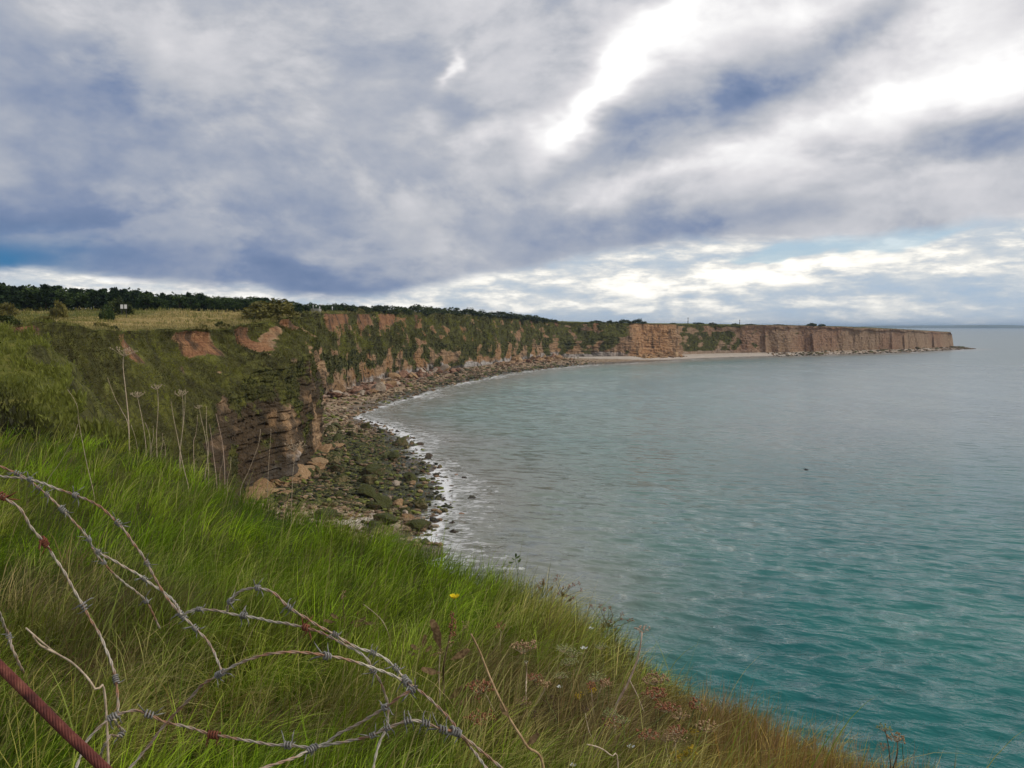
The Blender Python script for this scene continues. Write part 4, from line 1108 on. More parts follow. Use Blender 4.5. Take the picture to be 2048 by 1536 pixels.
R_PALE = mat('pale_rock', m_rock([(0.3, (0.22, 0.17, 0.12)), (0.5, (0.38, 0.30, 0.22)), (0.7, (0.52, 0.44, 0.35))]))
ROCKS = [rock_mesh('boulder', 400 + i) for i in range(8)]
SLABS = [rock_mesh('rock_slab', 450 + i, 0.42) for i in range(5)]
for r_ in ROCKS + SLABS: r_[0].materials.append(R_OCHRE)
def beach_pt(t, k):
    s = np.searchsorted(tt, t); s = min(s, NS - 1)
    j = int(np.clip(np.searchsorted(BEACH_K, k), 0, len(BEACH_K) - 1))
    return BEACH_P[j, s]
def boulders():
    rs = np.random.RandomState(51)
    def put(p, size, m, label, group, slab=False, tilt=0.35, name=None, sink=0.25):
        ms = SLABS if slab else ROCKS
        me = ms[rs.randint(len(ms))][0]
        o = obj('boulder', me)
        o.location = (p[0], p[1], p[2] + size * (0.25 if slab else 0.5) * (1 - sink) - 0.1)
        o.scale = (size, size * (0.8 + 0.4 * rs.rand()), size * (0.85 + 0.3 * rs.rand()))
        o.rotation_euler = (rs.normal() * tilt, rs.normal() * tilt, rs.rand() * 6.28)
        o.material_slots[0].link = 'OBJECT'; o.material_slots[0].material = m
        tag(o, label, 'boulder', group)
    for i in range(95):
        p = beach_pt(5.5 + 9 * rs.rand(), 0.12 + 0.8 * rs.rand())
        w = rs.rand() < 0.6
        put(p, 0.6 + 1.6 * rs.rand() ** 2.2, R_WEED if w else R_OLIVE, 'dark seaweed covered boulder on the shore below the near headland' if w else 'olive brown boulder among the weedy rocks below the near headland',
            'weedy boulders below the near headland' if w else 'olive boulders below the near headland')
    for i in range(48):
        p = beach_pt(4.8 + 9.5 * rs.rand(), 0.97 + 0.2 * rs.rand() ** 1.6)
        put(np.array([p[0], p[1], max(p[2], -0.35)]), 0.45 + 0.65 * rs.rand() ** 1.5, R_WET if rs.rand() < 0.8 else R_RED, 'dark wet boulder standing in the foam at the waterline', 'wet boulders at the waterline', sink=0.5)
    for i in range(26):
        p = beach_pt(9.5 + 4 * rs.rand(), 0.02 + 0.22 * rs.rand())
        put(p, 1.0 + 1.4 * rs.rand(), R_OCHRE, 'ochre slab fallen at the foot of the near headland', 'ochre slabs at the near headland foot', slab=True, tilt=0.3)
    for i in range(20):
        p = beach_pt(6.0 + 3.5 * rs.rand(), 0.45 + 0.45 * rs.rand())
        put(p, 0.4 + 0.7 * rs.rand(), R_PALE if i % 2 else R_OCHRE, 'pale tan stone on the shingle nearest the grassy slope', 'tan stones on the near shingle', slab=i % 3 == 0)
    for i in range(84):
        p = beach_pt(18.4 + 2.9 * rs.rand(), 0.0 + 0.36 * rs.rand() ** 1.3)
        sl = rs.rand() < 0.55; p = p + np.array([0, 0, 1.6 * rs.rand() ** 2])
        put(p, 1.1 + 2.6 * rs.rand() ** 1.5, (R_RED, R_RED, R_OCHRE, R_PALE)[rs.randint(4)], 'red brown block in the rockfall under the inner bay cliff', 'rockfall blocks under the inner bay cliff', slab=sl, tilt=0.5)
    for i in range(20):
        p = beach_pt(22.35 + 0.75 * rs.rand(), 0.0 + 0.35 * rs.rand())
        put(p, 2.4 + 3.0 * rs.rand(), R_OCHRE if i % 3 else R_RED, 'tan block in the rock heap at the bend of the bay', 'rock heap at the bend of the bay', slab=i % 2 == 0, tilt=0.5)
    for i in range(14):
        p = beach_pt(24.7 + 0.6 * rs.rand(), 0.0 + 0.4 * rs.rand())
        put(p, 2.0 + 2.6 * rs.rand(), R_OCHRE, 'orange block at the foot of the fresh rockfall scar', 'blocks below the rockfall scar', slab=i % 2 == 0, tilt=0.4)
    for i in range(22):
        p = beach_pt(26.8 + 3 * rs.rand(), 0.1 + 0.7 * rs.rand())
        put(p, 2.2 + 2.4 * rs.rand(), R_OLIVE, 'olive rock ledge along the far headland foot', 'ledges at the far headland foot', slab=True, tilt=0.1)
    # uncountable small stones
    V, T, C, o = [], [], [], 0
    small = [rock_mesh('stone', 480 + i, 0.8, 1)[1:] for i in range(6)]
    pal = {0: (0.085, 0.075, 0.028), 1: (0.025, 0.028, 0.010), 2: (0.27, 0.18, 0.10), 3: (0.17, 0.105, 0.060), 4: (0.40, 0.31, 0.21), 5: (0.15, 0.165, 0.028)}
    def add(t, k, size, col):
        nonlocal o
        p = beach_pt(t, k); p = p + np.array([rs.normal() * 0.5, rs.normal() * 0.5, 0])
        v, f = small[rs.randint(6)]
        a = rs.rand() * 6.28; c, s_ = math.cos(a), math.sin(a)
        v = v * size * (0.75 + 0.5 * rs.rand(3)); v = v @ np.array([[c, s_, 0], [-s_, c, 0], [0, 0, 1]])
        V.append(v + p + np.array([0, 0, size * 0.25])); T.append(f + o); o += len(v)
        C.append(np.tile(np.array(col) * (0.65 + 0.7 * rs.rand()), (len(v), 1)))
    for i in range(5200):
        t = 4.8 + 9.6 * rs.rand(); k = rs.rand() * 1.04
        p = beach_pt(t, k)
        weed = sstep(118, 138, p[1]) * sstep(262, 215, p[1]) + 0.5 * perlin(p[0] / 9, p[1] / 9)
        ci = rs.choice([0, 1, 5, 1, 5, 3, 2]) if rs.rand() < weed else rs.choice([2, 3, 4, 2, 0])
        add(t, k, 0.16 + 0.62 * rs.rand() ** 3, pal[ci])
    for i in range(2600):
        t = 14.5 + 9 * rs.rand(); k = rs.rand() ** 1.2
        add(t, k, 0.35 + 0.9 * rs.rand() ** 2, pal[rs.choice([2, 3, 3, 0, 4, 5])])
    for i in range(900):
        t = 19.5 + 3.6 * rs.rand(); k = 0.1 + 0.8 * rs.rand()
        add(t, k, 0.5 + 1.5 * rs.rand() ** 3, ((0.22, 0.13, 0.08), (0.10, 0.10, 0.03), (0.14, 0.09, 0.05), (0.38, 0.27, 0.17), (0.05, 0.05, 0.02))[rs.randint(5)])
    for i in range(1100):
        t = 18.3 + 2.9 * rs.rand(); k = 0.36 * rs.rand() ** 1.2 - 0.03
        add(t, k, 0.4 + 1.1 * rs.rand() ** 2, ((0.24, 0.125, 0.075), (0.34, 0.20, 0.13), (0.15, 0.085, 0.05), (0.44, 0.33, 0.25))[rs.randint(4)])
    for i in range(260):
        t = 22.2 + 1.0 * rs.rand(); k = 0.4 * rs.rand() - 0.03
        add(t, k, 0.8 + 1.9 * rs.rand() ** 2, ((0.34, 0.20, 0.10), (0.42, 0.28, 0.16), (0.2, 0.12, 0.07))[rs.randint(3)])
    for i in range(200):
        t = 24.65 + 0.7 * rs.rand(); k = 0.5 * rs.rand() - 0.05
        add(t, k, 0.8 + 1.9 * rs.rand() ** 2, ((0.40, 0.22, 0.09), (0.46, 0.28, 0.13), (0.25, 0.14, 0.07))[rs.randint(3)])
    for i in range(700):
        t = 26.5 + 3.6 * rs.rand(); k = rs.rand()
        add(t, k, 0.7 + 1.2 * rs.rand() ** 2, pal[rs.choice([0, 3, 2])])
    m = mat('shore_stone', lambda g: principled(g, g.mix(g.smooth(g.noise(g.pos(), 3.0, 3), 0.35, 0.7, 0.0, 0.5), g.attr('tint', 'Color'), (0.05, 0.045, 0.025)), 0.8, spec=0.3))
    me = mesh_np('rubble', np.concatenate(V), None, np.concatenate(T), cols=dict(tint=np.concatenate(C)))
    tag(obj('rubble', me, m), 'small stones and weedy rubble strewn along the whole shore', 'rubble', kind='stuff')
boulders()

# ------------------------------------------------------------------ barbed wire and the rusty cable in the foreground
def m_wire(g):
    p = g.pos(); n = g.noise(p, 9.0, 3, 0.6); n2 = g.noise(p, 160.0, 3, 0.7)
    rust = g.ramp(n2, [(0.3, (0.15, 0.065, 0.030)), (0.7, (0.36, 0.185, 0.095))])
    zinc = g.ramp(n2, [(0.3, (0.32, 0.285, 0.22)), (0.7, (0.62, 0.56, 0.45))])
    inf = S(g, g.n('ShaderNodeObjectInfo').outputs['Random'])
    return principled(g, g.mix(g.smooth(n + (n2 - 0.5) * 0.5, 0.38, 0.66), zinc, rust), 0.62, g.bump(n2, 0.0006, 0.8), spec=0.4, Metallic=0.15)
M_WIRE = mat('weathered_wire', m_wire)
M_BARB = mat('galvanised_barb', lambda g: principled(g, g.ramp(g.noise(g.pos(), 120.0, 3), [(0.3, (0.11, 0.105, 0.095)), (0.7, (0.31, 0.295, 0.265))]), 0.6, spec=0.4, Metallic=0.2))
M_RUST = mat('rusty_barb', lambda g: principled(g, g.ramp(g.noise(g.pos(), 120.0, 3), [(0.3, (0.10, 0.030, 0.018)), (0.7, (0.24, 0.085, 0.045))]), 0.8, spec=0.2))
def m_cable(g):
    n = g.noise(g.pos(), 45.0, 4, 0.65)
    return principled(g, g.ramp(n, [(0.3, (0.040, 0.012, 0.009)), (0.52, (0.125, 0.032, 0.022)), (0.75, (0.22, 0.085, 0.05))]), 0.75, g.bump(n, 0.002, 0.6), spec=0.3)
M_CABLE = mat('rusty_cable', m_cable)
def resample(P, step):
    P = np.asarray(P, float)
    n = len(P); t = np.linspace(0, n - 1, max(40, (n - 1) * 14)); q = catmull(P, t)
    L = np.concatenate([[0], np.cumsum(np.linalg.norm(np.diff(q, axis=0), axis=1))])
    s = np.linspace(0, L[-1], max(8, int(L[-1] / step)))
    return np.stack([np.interp(s, L, q[:, i]) for i in range(3)], 1), s
def frames(p):
    T = np.gradient(p, axis=0); T /= np.linalg.norm(T, axis=1)[:, None]
    U = np.zeros_like(p); u = np.cross(T[0], [0.2, 0.5, 0.84]); u /= np.linalg.norm(u)
    for i in range(len(p)):
        u = u - T[i] * (u @ T[i]); u /= np.linalg.norm(u); U[i] = u
    return T, U, np.cross(T, U)
def barb_mesh(name, seed, big=1.0):
    """coil of wire round the strand (axis Z) with four cut points"""
    rs = np.random.RandomState(seed); parts = []
    turns = 2.6 if big < 1.3 else 4.2; n = 44
    a = np.linspace(0, turns * 6.283, n); zz = np.linspace(-0.0055, 0.0055, n) * big
    r = 0.0036 * (1 + 0.10 * rs.normal(size=n)) * (1 + 0.25 * (big - 1))
    coil = np.stack([r * np.cos(a), r * np.sin(a), zz], 1)
    parts.append(tube(coil, 0.0013 * big ** 0.5, 5))
    for k in range(4):
        a0 = rs.rand() * 6.283; d = np.array([math.cos(a0), math.sin(a0), 0.5 * rs.normal()]); d /= np.linalg.norm(d)
        b = np.array([0, 0, (-0.005 if k < 2 else 0.005) * big]) + d * 0.003
        L = 0.010 + 0.009 * rs.rand()
        parts.append(tube(np.array([b, b + d * L * 0.6 + rs.normal(size=3) * 0.001, b + d * L]), [0.0010, 0.0009, 0.0002], 4))
    return mesh_tubes(name, parts)
BARBS = [barb_mesh('barb', 500 + i) for i in range(5)]; BIG = [barb_mesh('barb_knot', 520 + i, 1.45) for i in range(3)]
for m_ in BARBS + BIG: m_.materials.append(M_BARB)
def barbed_wire(pix, d0, d1, label, barbs, rusty=(), big=(), R=0.00115, dips=0.03, seed=0):
    rs = np.random.RandomState(seed)
    n = len(pix); P = []
    for i, (u, v) in enumerate(pix):
        f = i / (n - 1)
        P.append(at(u, v, d0 + (d1 - d0) * f + dips * math.sin(f * 7 + seed)))
    p, s = resample(P, 0.004)
    p = p + 0.0015 * np.stack([fbm(s * 25, seed + 0.5, oct=2), fbm(s * 25, seed + 4.5, oct=2), fbm(s * 25, seed + 9.5, oct=2)], 1)
    T, U, B = frames(p)
    a = s / 0.034 * 6.283
    o1 = (np.cos(a)[:, None] * U + np.sin(a)[:, None] * B) * R * 0.92
    base = P[-1]
    e = empty('barbed_wire', tuple(base)); off = np.array(base)
    tag(e, label, 'barbed wire', 'tangle of barbed wire')
    me = mesh_tubes('wire_strands', [tube(p + o1 - off, R, 6), tube(p - o1 - off, R, 6)])
    obj('strands', me, M_WIRE, e)
    for k, q in enumerate(list(barbs) + list(big)):
        isbig = k >= len(barbs)
        u, v = q
        # nearest point of the wire to the photo position
        dirs = np.stack([p[:, 0] / p[:, 1], (p[:, 2] - EYE) / p[:, 1]], 1); dd = pix_dir(u, v)
        i = int(np.argmin((dirs[:, 0] - dd[0]) ** 2 + (dirs[:, 1] - dd[2]) ** 2))
        ms = BIG if isbig else BARBS
        b = obj('barb', ms[rs.randint(len(ms))], None, e)
        b.location = p[i] - off
        b.rotation_mode = 'QUATERNION'; b.rotation_quaternion = Vector(T[i]).to_track_quat('Z', 'Y')
        b.scale = tuple(np.array([0.95, 0.95, 0.9]) * (0.85 + 0.35 * rs.rand()))
        if q in rusty:
            b.material_slots[0].link = 'OBJECT'; b.material_slots[0].material = M_RUST
            b['label'] = 'rust red barb'
barbed_wire([(-60, 905), (0, 933), (62, 962), (124, 1018), (174, 1074), (197, 1115), (244, 1161), (290, 1202), (319, 1256)], 1.35, 1.6, 'barbed wire slanting in from the left edge and sinking into grass, upper dark strand',
            [(35, 948), (78, 975), (92, 990), (176, 1078), (205, 1128), (290, 1203)], big=[(126, 1022)], seed=1)
barbed_wire([(-60, 948), (0, 952), (70, 962), (153, 991), (195, 1010), (236, 1045), (265, 1086), (292, 1124), (327, 1186), (365, 1231), (391, 1256), (423, 1293), (443, 1342)], 1.3, 1.2, 'long pale barbed wire from the left edge bending down to the big loop',
            [(62, 960), (153, 991), (236, 1045), (292, 1124), (391, 1256)], big=[(365, 1232)], seed=2)
barbed_wire([(185, 1096), (197, 1103), (244, 1130), (290, 1159), (344, 1198), (363, 1227)], 1.36, 1.24, 'short barbed wire linking the two long slanting strands', [(197, 1103), (290, 1159)], seed=3)
barbed_wire([(-40, 960), (8, 995), (41, 1020), (62, 1057), (89, 1086), (120, 1132), (166, 1213), (199, 1269), (220, 1323), (232, 1360), (235, 1418), (229, 1436)], 1.15, 1.12, 'rust brown barbed wire hanging down the left side above the red cable',
            [(8, 995), (166, 1213)], big=[(89, 1086), (232, 1360)], rusty=[(8, 995), (89, 1086)], seed=4)
barbed_wire([(-40, 1160), (0, 1231), (17, 1273), (29, 1306), (48, 1345)], 1.05, 1.15, 'short grey barbed wire stub at the left edge above the red cable', [(17, 1273)], seed=5)
barbed_wire([(150, 1540), (160, 1513), (174, 1484), (207, 1447), (226, 1434), (265, 1420), (298, 1428), (331, 1443), (385, 1457), (429, 1470), (487, 1480), (544, 1491), (575, 1492), (625, 1495), (666, 1489), (712, 1478), (744, 1470), (775, 1456),
             (819, 1442), (853, 1447), (887, 1459), (912, 1464), (931, 1478), (962, 1503), (1000, 1534), (1040, 1570)], 1.05, 1.05, 'lowest barbed wire running along the bottom of the tangle, rust red at left',
            [(298, 1428), (575, 1492), (744, 1470), (775, 1456), (819, 1442), (853, 1447), (887, 1459)], rusty=[(429, 1470)], big=[(226, 1434), (429, 1470), (912, 1464)], seed=6)
barbed_wire([(240, 1560), (261, 1534), (306, 1480), (335, 1443), (373, 1405), (406, 1372), (439, 1349), (472, 1330), (509, 1314), (544, 1306), (581, 1303), (625, 1308), (653, 1311), (687, 1317), (737, 1333), (775, 1347), (806, 1360)], 1.02, 1.08,
            'pale barbed wire arching in a big bow across the tangle', [(653, 1311)], big=[(440, 1350)], seed=7)
barbed_wire([(365, 1231), (398, 1219), (487, 1231), (534, 1241), (575, 1247), (612, 1256), (650, 1270), (681, 1286), (712, 1300), (734, 1319), (744, 1337), (759, 1359), (772, 1391), (777, 1425), (773, 1456), (759, 1481), (750, 1512), (745, 1560)], 1.2, 1.08,
            'rusty barbed wire that runs right and hooks straight down through the tangle', [(400, 1219), (487, 1231), (612, 1256), (744, 1338)], rusty=[(612, 1256)], seed=8)
barbed_wire([(455, 1222), (456, 1212), (462, 1203), (478, 1184), (497, 1177), (516, 1177), (541, 1183), (556, 1194), (580, 1216), (619, 1241), (669, 1270), (706, 1291), (744, 1306), (769, 1317), (791, 1336), (809, 1356), (816, 1366), (850, 1391), (878, 1416), (906, 1444), (916, 1462)], 1.16, 1.06,
            'topmost barbed wire curling over in a small hoop and slanting down right', [(462, 1203), (516, 1177), (580, 1216), (669, 1270), (744, 1306), (791, 1336)], big=[(812, 1364)], seed=9)
barbed_wire([(832, 1372), (828, 1378), (803, 1391), (769, 1416), (728, 1441), (681, 1466), (650, 1487), (625, 1498), (603, 1509), (569, 1522), (528, 1536), (480, 1556)], 1.04, 0.98, 'barbed wire slanting from the central knot down left to the bottom edge',
            [(769, 1416), (826, 1378)], big=[(625, 1498)], seed=10)
barbed_wire([(912, 1464), (931, 1482), (947, 1503), (972, 1536), (990, 1566)], 1.06, 1.1, 'thin grey wire end dropping from the rightmost knot to the bottom edge', [], seed=11)
barbed_wire([(228, 1440), (236, 1452), (246, 1462), (238, 1472), (222, 1470), (214, 1482), (204, 1500), (196, 1530)], 1.08, 1.1, 'small curl of grey wire hanging beside the red cable', [(238, 1466)], seed=12)
def cable():
    P = [at(-70, 1262, 0.98), at(0, 1333, 0.95), at(60, 1392, 0.93), at(130, 1462, 0.91), at(212, 1540, 0.89), at(270, 1596, 0.88)]
    p, s = resample(P, 0.004); T, U, B = frames(p)
    off = P[-1]; e = empty('steel_cable', tuple(off)); tag(e, 'thick twisted rust red cable across the bottom left corner', 'cable')
    for k in range(9):
        a = s / 0.05 * 6.283 + k * 6.283 / 9
        q = p + (np.cos(a)[:, None] * U + np.sin(a)[:, None] * B) * 0.0044 - off
        obj('strand', mesh_tubes('cable_strand', [tube(q, 0.0018, 7)]), M_CABLE, e)
cable()

# ------------------------------------------------------------------ flowers, dead stalks and seed heads
def flat(name, c0, c1, rough=0.75, trans=False, sc=60.0):
    return mat(name, lambda g: (leafy if trans else principled)(g, g.mix(g.smooth(g.noise(g.pos(), sc, 3), 0.3, 0.7), c0, c1)))
P_DRY = flat('dry_stalk', (0.34, 0.25, 0.16), (0.58, 0.46, 0.33))
P_PINK = flat('pinkish_stalk', (0.36, 0.24, 0.17), (0.60, 0.45, 0.35))
P_GREEN = flat('green_stalk', (0.10, 0.13, 0.03), (0.22, 0.24, 0.08))
P_BROWN = flat('brown_stalk', (0.055, 0.032, 0.018), (0.16, 0.10, 0.055))
P_RUST = flat('rust_seed_head', (0.17, 0.060, 0.030), (0.38, 0.17, 0.085))
P_TAN = flat('tan_seed_head', (0.26, 0.155, 0.075), (0.46, 0.32, 0.17))
P_PALEG = flat('pale_green_umbel', (0.16, 0.18, 0.05), (0.34, 0.35, 0.15))
P_YEL = flat('yellow_petal', (0.75, 0.55, 0.01), (0.85, 0.68, 0.02), trans=True)
P_OCHY = flat('ochre_yellow_flower', (0.45, 0.30, 0.02), (0.70, 0.52, 0.06), trans=True)
P_WHITE = flat('white_petal', (0.68, 0.70, 0.66), (0.80, 0.80, 0.76), trans=True)
P_LEAF = flat('weed_leaf', (0.040, 0.075, 0.012), (0.10, 0.15, 0.03), trans=True)
P_DLEAF = flat('withered_leaf', (0.10, 0.058, 0.026), (0.26, 0.17, 0.08), trans=True)
def ball(c, r, seed=0, sub=1):
    import bmesh
    bm = bmesh.new(); bmesh.ops.create_icosphere(bm, subdivisions=sub, radius=r)
    V = np.array([v.co[:] for v in bm.verts]) * (1 + 0.15 * np.random.RandomState(seed).normal(size=(len(bm.verts), 1))) + c
    T = np.array([[v.index for v in f.verts] for f in bm.faces]); bm.free()
    return V, T
def mesh_tris(name, parts):
    V, T, o = [], [], 0
    for v, t in parts: V.append(v); T.append(t + o); o += len(v)
    return mesh_np(name, np.concatenate(V), None, np.concatenate(T))
def petal(c, d, up, L, w):
    d = d / np.linalg.norm(d); s = np.cross(d, up); s /= max(np.linalg.norm(s), 1e-9)
    V = np.array([c, c + d * L * 0.5 - s * w, c + d * L * 0.55 + s * w, c + d * L * 0.92 - s * w * 0.6 + up * L * 0.12, c + d * L * 0.92 + s * w * 0.6 + up * L * 0.12, c + d * L + up * L * 0.1])
    return V, np.array([[0, 1, 2], [1, 3, 2], [2, 3, 4], [3, 5, 4]])
class Plant:
    """a stalk traced in the photograph, stood on the ground where its foot is seen"""
    def __init__(s, name, label, foot, cat, group=None, depth=None, seed=0):
        s.rs = np.random.RandomState(seed + 77)
        h = hit(*foot) if depth is None else at(foot[0], foot[1], depth)
        s.Y = h[1]
        s.g = float(hill_z(h[0], h[1])) - 0.02
        s.foot_px = foot
        s.base = np.array([h[0], h[1], min(s.g, h[2])])
        s.e = empty(name, tuple(s.base)); tag(s.e, label, cat, group)
    def P(s, u, v, dy=0.0): return at(u, v, s.Y + dy) - s.base
    def stem(s, pix, r0, r1, m, name='stem', ground=True, dys=None, parent=None):
        pts = [s.P(u, v, (dys[i] if dys else 0.02 * s.rs.normal())) for i, (u, v) in enumerate(pix)]
        if ground: pts = [np.array([pts[0][0] + 0.01 * s.rs.normal(), pts[0][1], 0.0])] + pts if pts[0][2] > 0.03 else pts
        p, q = resample(pts, 0.012)
        rad = np.maximum(np.linspace(r0, r1, len(p)), 0.0002 * s.Y) * (1.05 if s.Y > 6 else 1.35) * (1 + 0.12 * np.sin(q / 0.09 * 6.28) ** 8)
        o = obj(name, mesh_tubes(name, [tube(p, rad, 6)]), m, parent or s.e)
        return p
    def umbel(s, u, v, wpx, m, rays=16, droop=0.15, up=0.55, seeds=4, name='seed_head', srad=None):
        c = s.P(u, v); W_ = wpx / FPX * s.Y * 0.7; rs = s.rs
        tubes, balls = [], []
        b = c - np.array([0, 0, W_ * up])
        for k in range(rays):
            a = k * 2.399; q = math.sqrt((k + 0.5) / rays)
            e = c + np.array([math.cos(a) * W_ * q, math.sin(a) * W_ * q, W_ * (0.12 - droop * q * q) + 0.08 * W_ * rs.normal()])
            tubes.append(tube(np.array([b, 0.5 * (b + e) + [0, 0, -0.05 * W_], e]), np.array([0.0011, 0.0008, 0.0006]) * max(1, s.Y / 4), 4))
            for j in range(seeds):
                balls.append(ball(e + rs.normal(size=3) * W_ * 0.10, (srad or W_ * 0.085) * (0.7 + 0.6 * rs.rand()), j))
        o = obj(name, mesh_tris(name, balls), m, s.e); o['kind'] = 'stuff'
        obj('rays', mesh_tubes('rays', tubes), P_DRY, o)
    def cluster(s, u, v, wpx, hpx, m, n=30, name='seed_head', r=None):
        W_, H_ = wpx / FPX * s.Y * 0.5, hpx / FPX * s.Y * 0.5; c = s.P(u, v); rs = s.rs
        balls = []
        for k in range(n):
            d = rs.normal(size=3); d /= np.linalg.norm(d) ; d *= rs.rand() ** 0.4
            balls.append(ball(c + d * np.array([W_, W_, H_]), (r or 0.18 * min(W_, H_)) * (0.7 + 0.7 * rs.rand()), k))
        o = obj(name, mesh_tris(name, balls), m, s.e); o['kind'] = 'stuff'
        return o
    def flower(s, u, v, wpx, m, n=5, cup=0.5, name='flower', centre=None):
        c = s.P(u, v); L = wpx / FPX * s.Y * 0.55; parts = []
        for k in range(n):
            a = k * 6.283 / n + s.rs.rand() * 0.3
            parts.append(petal(c, np.array([math.cos(a), math.sin(a), cup]), np.array([0, 0, 1.0]), L, L * 0.42))
        o = obj(name, mesh_tris(name, parts), m, s.e)
        if centre: obj('flower_centre', mesh_tris('flower_centre', [ball(c + np.array([0, 0, L * 0.15]), L * 0.22)]), centre, o)
    def leaves(s, pts, L, m, name='leaf'):
        for (u, v, a) in pts:
            c = s.P(u, v); d = np.array([math.cos(a), s.rs.normal() * 0.5, math.sin(a)])
            obj(name, mesh_tris(name, [petal(c, d, np.array([0, -0.5, 0.85]), L * (0.7 + 0.6 * s.rs.rand()), L * 0.22)]), m, s.e)
def plants():
    # --- pale dead stalks standing on the left brow
    def dead(label, pix, r0=0.0045, r1=0.0016, um=None, m=P_DRY, group=None, seed=0, name='dead_stalk'):
        q = Plant(name, label, pix[0], 'dead stalk', group, seed=seed)
        q.stem(pix, r0, r1, m)
        if um: q.umbel(um[0], um[1], um[2] * 0.78, P_DRY, rays=um[3] if len(um) > 3 else 12, seeds=2, srad=um[2] / FPX * q.Y * 0.03)
        return q
    q = dead('tallest dead umbel stalk, flat topped, rising above the left brow against the scrub slope', [(258, 884), (257, 841), (251, 779), (246, 731), (249, 703)], 0.010, 0.005, (249, 700, 44, 14), seed=1)
    q.stem([(249, 703), (249, 688)], 0.004, 0.002, P_DRY, 'tip', ground=False)
    dead('bare dead stalk leaning left beside the tallest umbel stalk', [(256, 850), (244, 822), (232, 800), (222, 775), (215, 755)], 0.005, 0.002, seed=2)
    dead('dead stalk with flat head just right of the tallest umbel', [(291, 885), (284, 837), (278, 808), (274, 790)], 0.005, 0.003, (273, 787, 30), seed=3)
    dead('dead stalk with fluffy pale head, midway between tallest umbel and twin stalks', [(313, 872), (316, 820), (316, 795), (314, 776)], 0.005, 0.003, (312, 772, 26), seed=4)
    dead('long dead stalk leaning left, root well down the slope', [(377, 976), (366, 930), (355, 875), (347, 835), (342, 803)], 0.005, 0.002, seed=5)
    dead('left of the twin tall pale stalks, with a small umbel', [(360, 905), (364, 870), (366, 848), (366, 810), (364, 787)], 0.005, 0.003, (360, 784, 30), seed=6)
    dead('right of the twin tall pale stalks, bare tipped', [(359, 914), (364, 870), (369, 825), (371, 779)], 0.005, 0.002, seed=7)
    dead('short bare stalk in front of the dark cleft, left', [(387, 890), (391, 871), (394, 850), (395, 830)], 0.004, 0.002, m=P_PINK, seed=8)
    dead('stalk with little fan umbel in front of the dark cleft', [(415, 905), (409, 865), (403, 840), (398, 814)], 0.004, 0.002, (397, 811, 20, 8), seed=9)
    dead('wavy pale stalk right of the dark cleft', [(410, 952), (415, 918), (417, 895), (413, 860), (413, 813)], 0.005, 0.002, seed=10)
    dead('thin pinkish stalk leaning left, right of the dark cleft', [(432, 950), (427, 910), (423, 875), (419, 848)], 0.004, 0.002, m=P_PINK, seed=11)
    dead('pinkish stalk hooked left at the top, rightmost by the dark cleft', [(449, 936), (446, 895), (440, 862), (432, 828)], 0.0045, 0.002, m=P_PINK, seed=12)
    dead('curved bare stalk before the pale foot of the near headland', [(482, 976), (496, 945), (509, 912), (518, 885), (521, 858)], 0.004, 0.0015, seed=13)
    dead('thin straight stalk before the orange headland pillar', [(535, 985), (538, 920), (541, 880), (542, 858)], 0.003, 0.001, seed=14)
    dead('stalk with spread umbel ribs standing before the weedy boulders', [(583, 1015), (585, 960), (588, 925), (588, 897)], 0.004, 0.002, (588, 889, 42, 9), seed=15)
    dead('bent grass stalk arching over the left slope', [(188, 990), (172, 920), (158, 845), (155, 815), (146, 795), (135, 779)], 0.003, 0.001, seed=16)
    dead('thin yellowish stem leaning right on the left slope', [(96, 960), (120, 925), (145, 880), (156, 848)], 0.003, 0.001, seed=17)
    for k, (a, b, c, d) in enumerate([(303, 895, 306, 852), (322, 905, 325, 866), (331, 915, 327, 880), (300, 880, 290, 845), (275, 900, 262, 850), (440, 945, 447, 905), (455, 960, 462, 915)]):
        dead('short dry stem among the pale stalks on the brow', [(a, b), ((a + c) / 2 + 2, (b + d) / 2), (c, d)], 0.003, 0.001, group='short dry stems on the brow', seed=20 + k)
    # --- dock with the single bright yellow flower behind it
    q = Plant('flowering_stem', 'single bright yellow flower on a stem above the dark brown dock', (911, 1260), 'flower', seed=31)
    q.stem([(911, 1260), (912, 1225), (910, 1200)], 0.0022, 0.0014, P_GREEN); q.flower(909, 1197, 22, P_YEL, 7, 0.55, centre=P_OCHY)
    q = Plant('dock_plant', 'dark brown dock spike with withered leaves under the yellow flower', (890, 1420), 'dock', seed=32)
    q.stem([(890, 1420), (887, 1360), (888, 1326), (898, 1280), (906, 1225)], 0.005, 0.002, P_BROWN); q.stem([(880, 1410), (878, 1350), (880, 1310)], 0.003, 0.002, P_DRY)
    q.cluster(905, 1252, 16, 70, P_RUST, 70); q.cluster(900, 1285, 12, 40, P_TAN, 26); q.cluster(880, 1305, 18, 16, P_TAN, 16); q.cluster(925, 1250, 12, 26, P_TAN, 12)
    q.leaves([(880, 1275, 2.4), (900, 1320, 0.3), (884, 1345, 2.9), (895, 1400, 0.5), (905, 1410, 0.2), (882, 1300, 1.9)], 0.10, P_DLEAF, 'withered_leaf')
    # --- long thick bare stalk
    q = Plant('dead_stalk', 'long thick bare stalk leaning left from the bottom edge, right of the wire', (1081, 1534), 'dead stalk', depth=2.2, seed=33)
    q.stem([(1090, 1560), (1053, 1491), (1019, 1437), (998, 1395), (978, 1350), (958, 1300), (942, 1268)], 0.0034, 0.002, P_TAN); q.cluster(934, 1250, 10, 26, P_TAN, 12)
    q.leaves([(1052, 1492, 0.6), (1019, 1437, 2.2)], 0.05, P_DLEAF, 'withered_leaf')
    q = Plant('wild_carrot', 'pair of rust red seed heads beside the long thick bare stalk', (990, 1440), 'wild flower', seed=34)
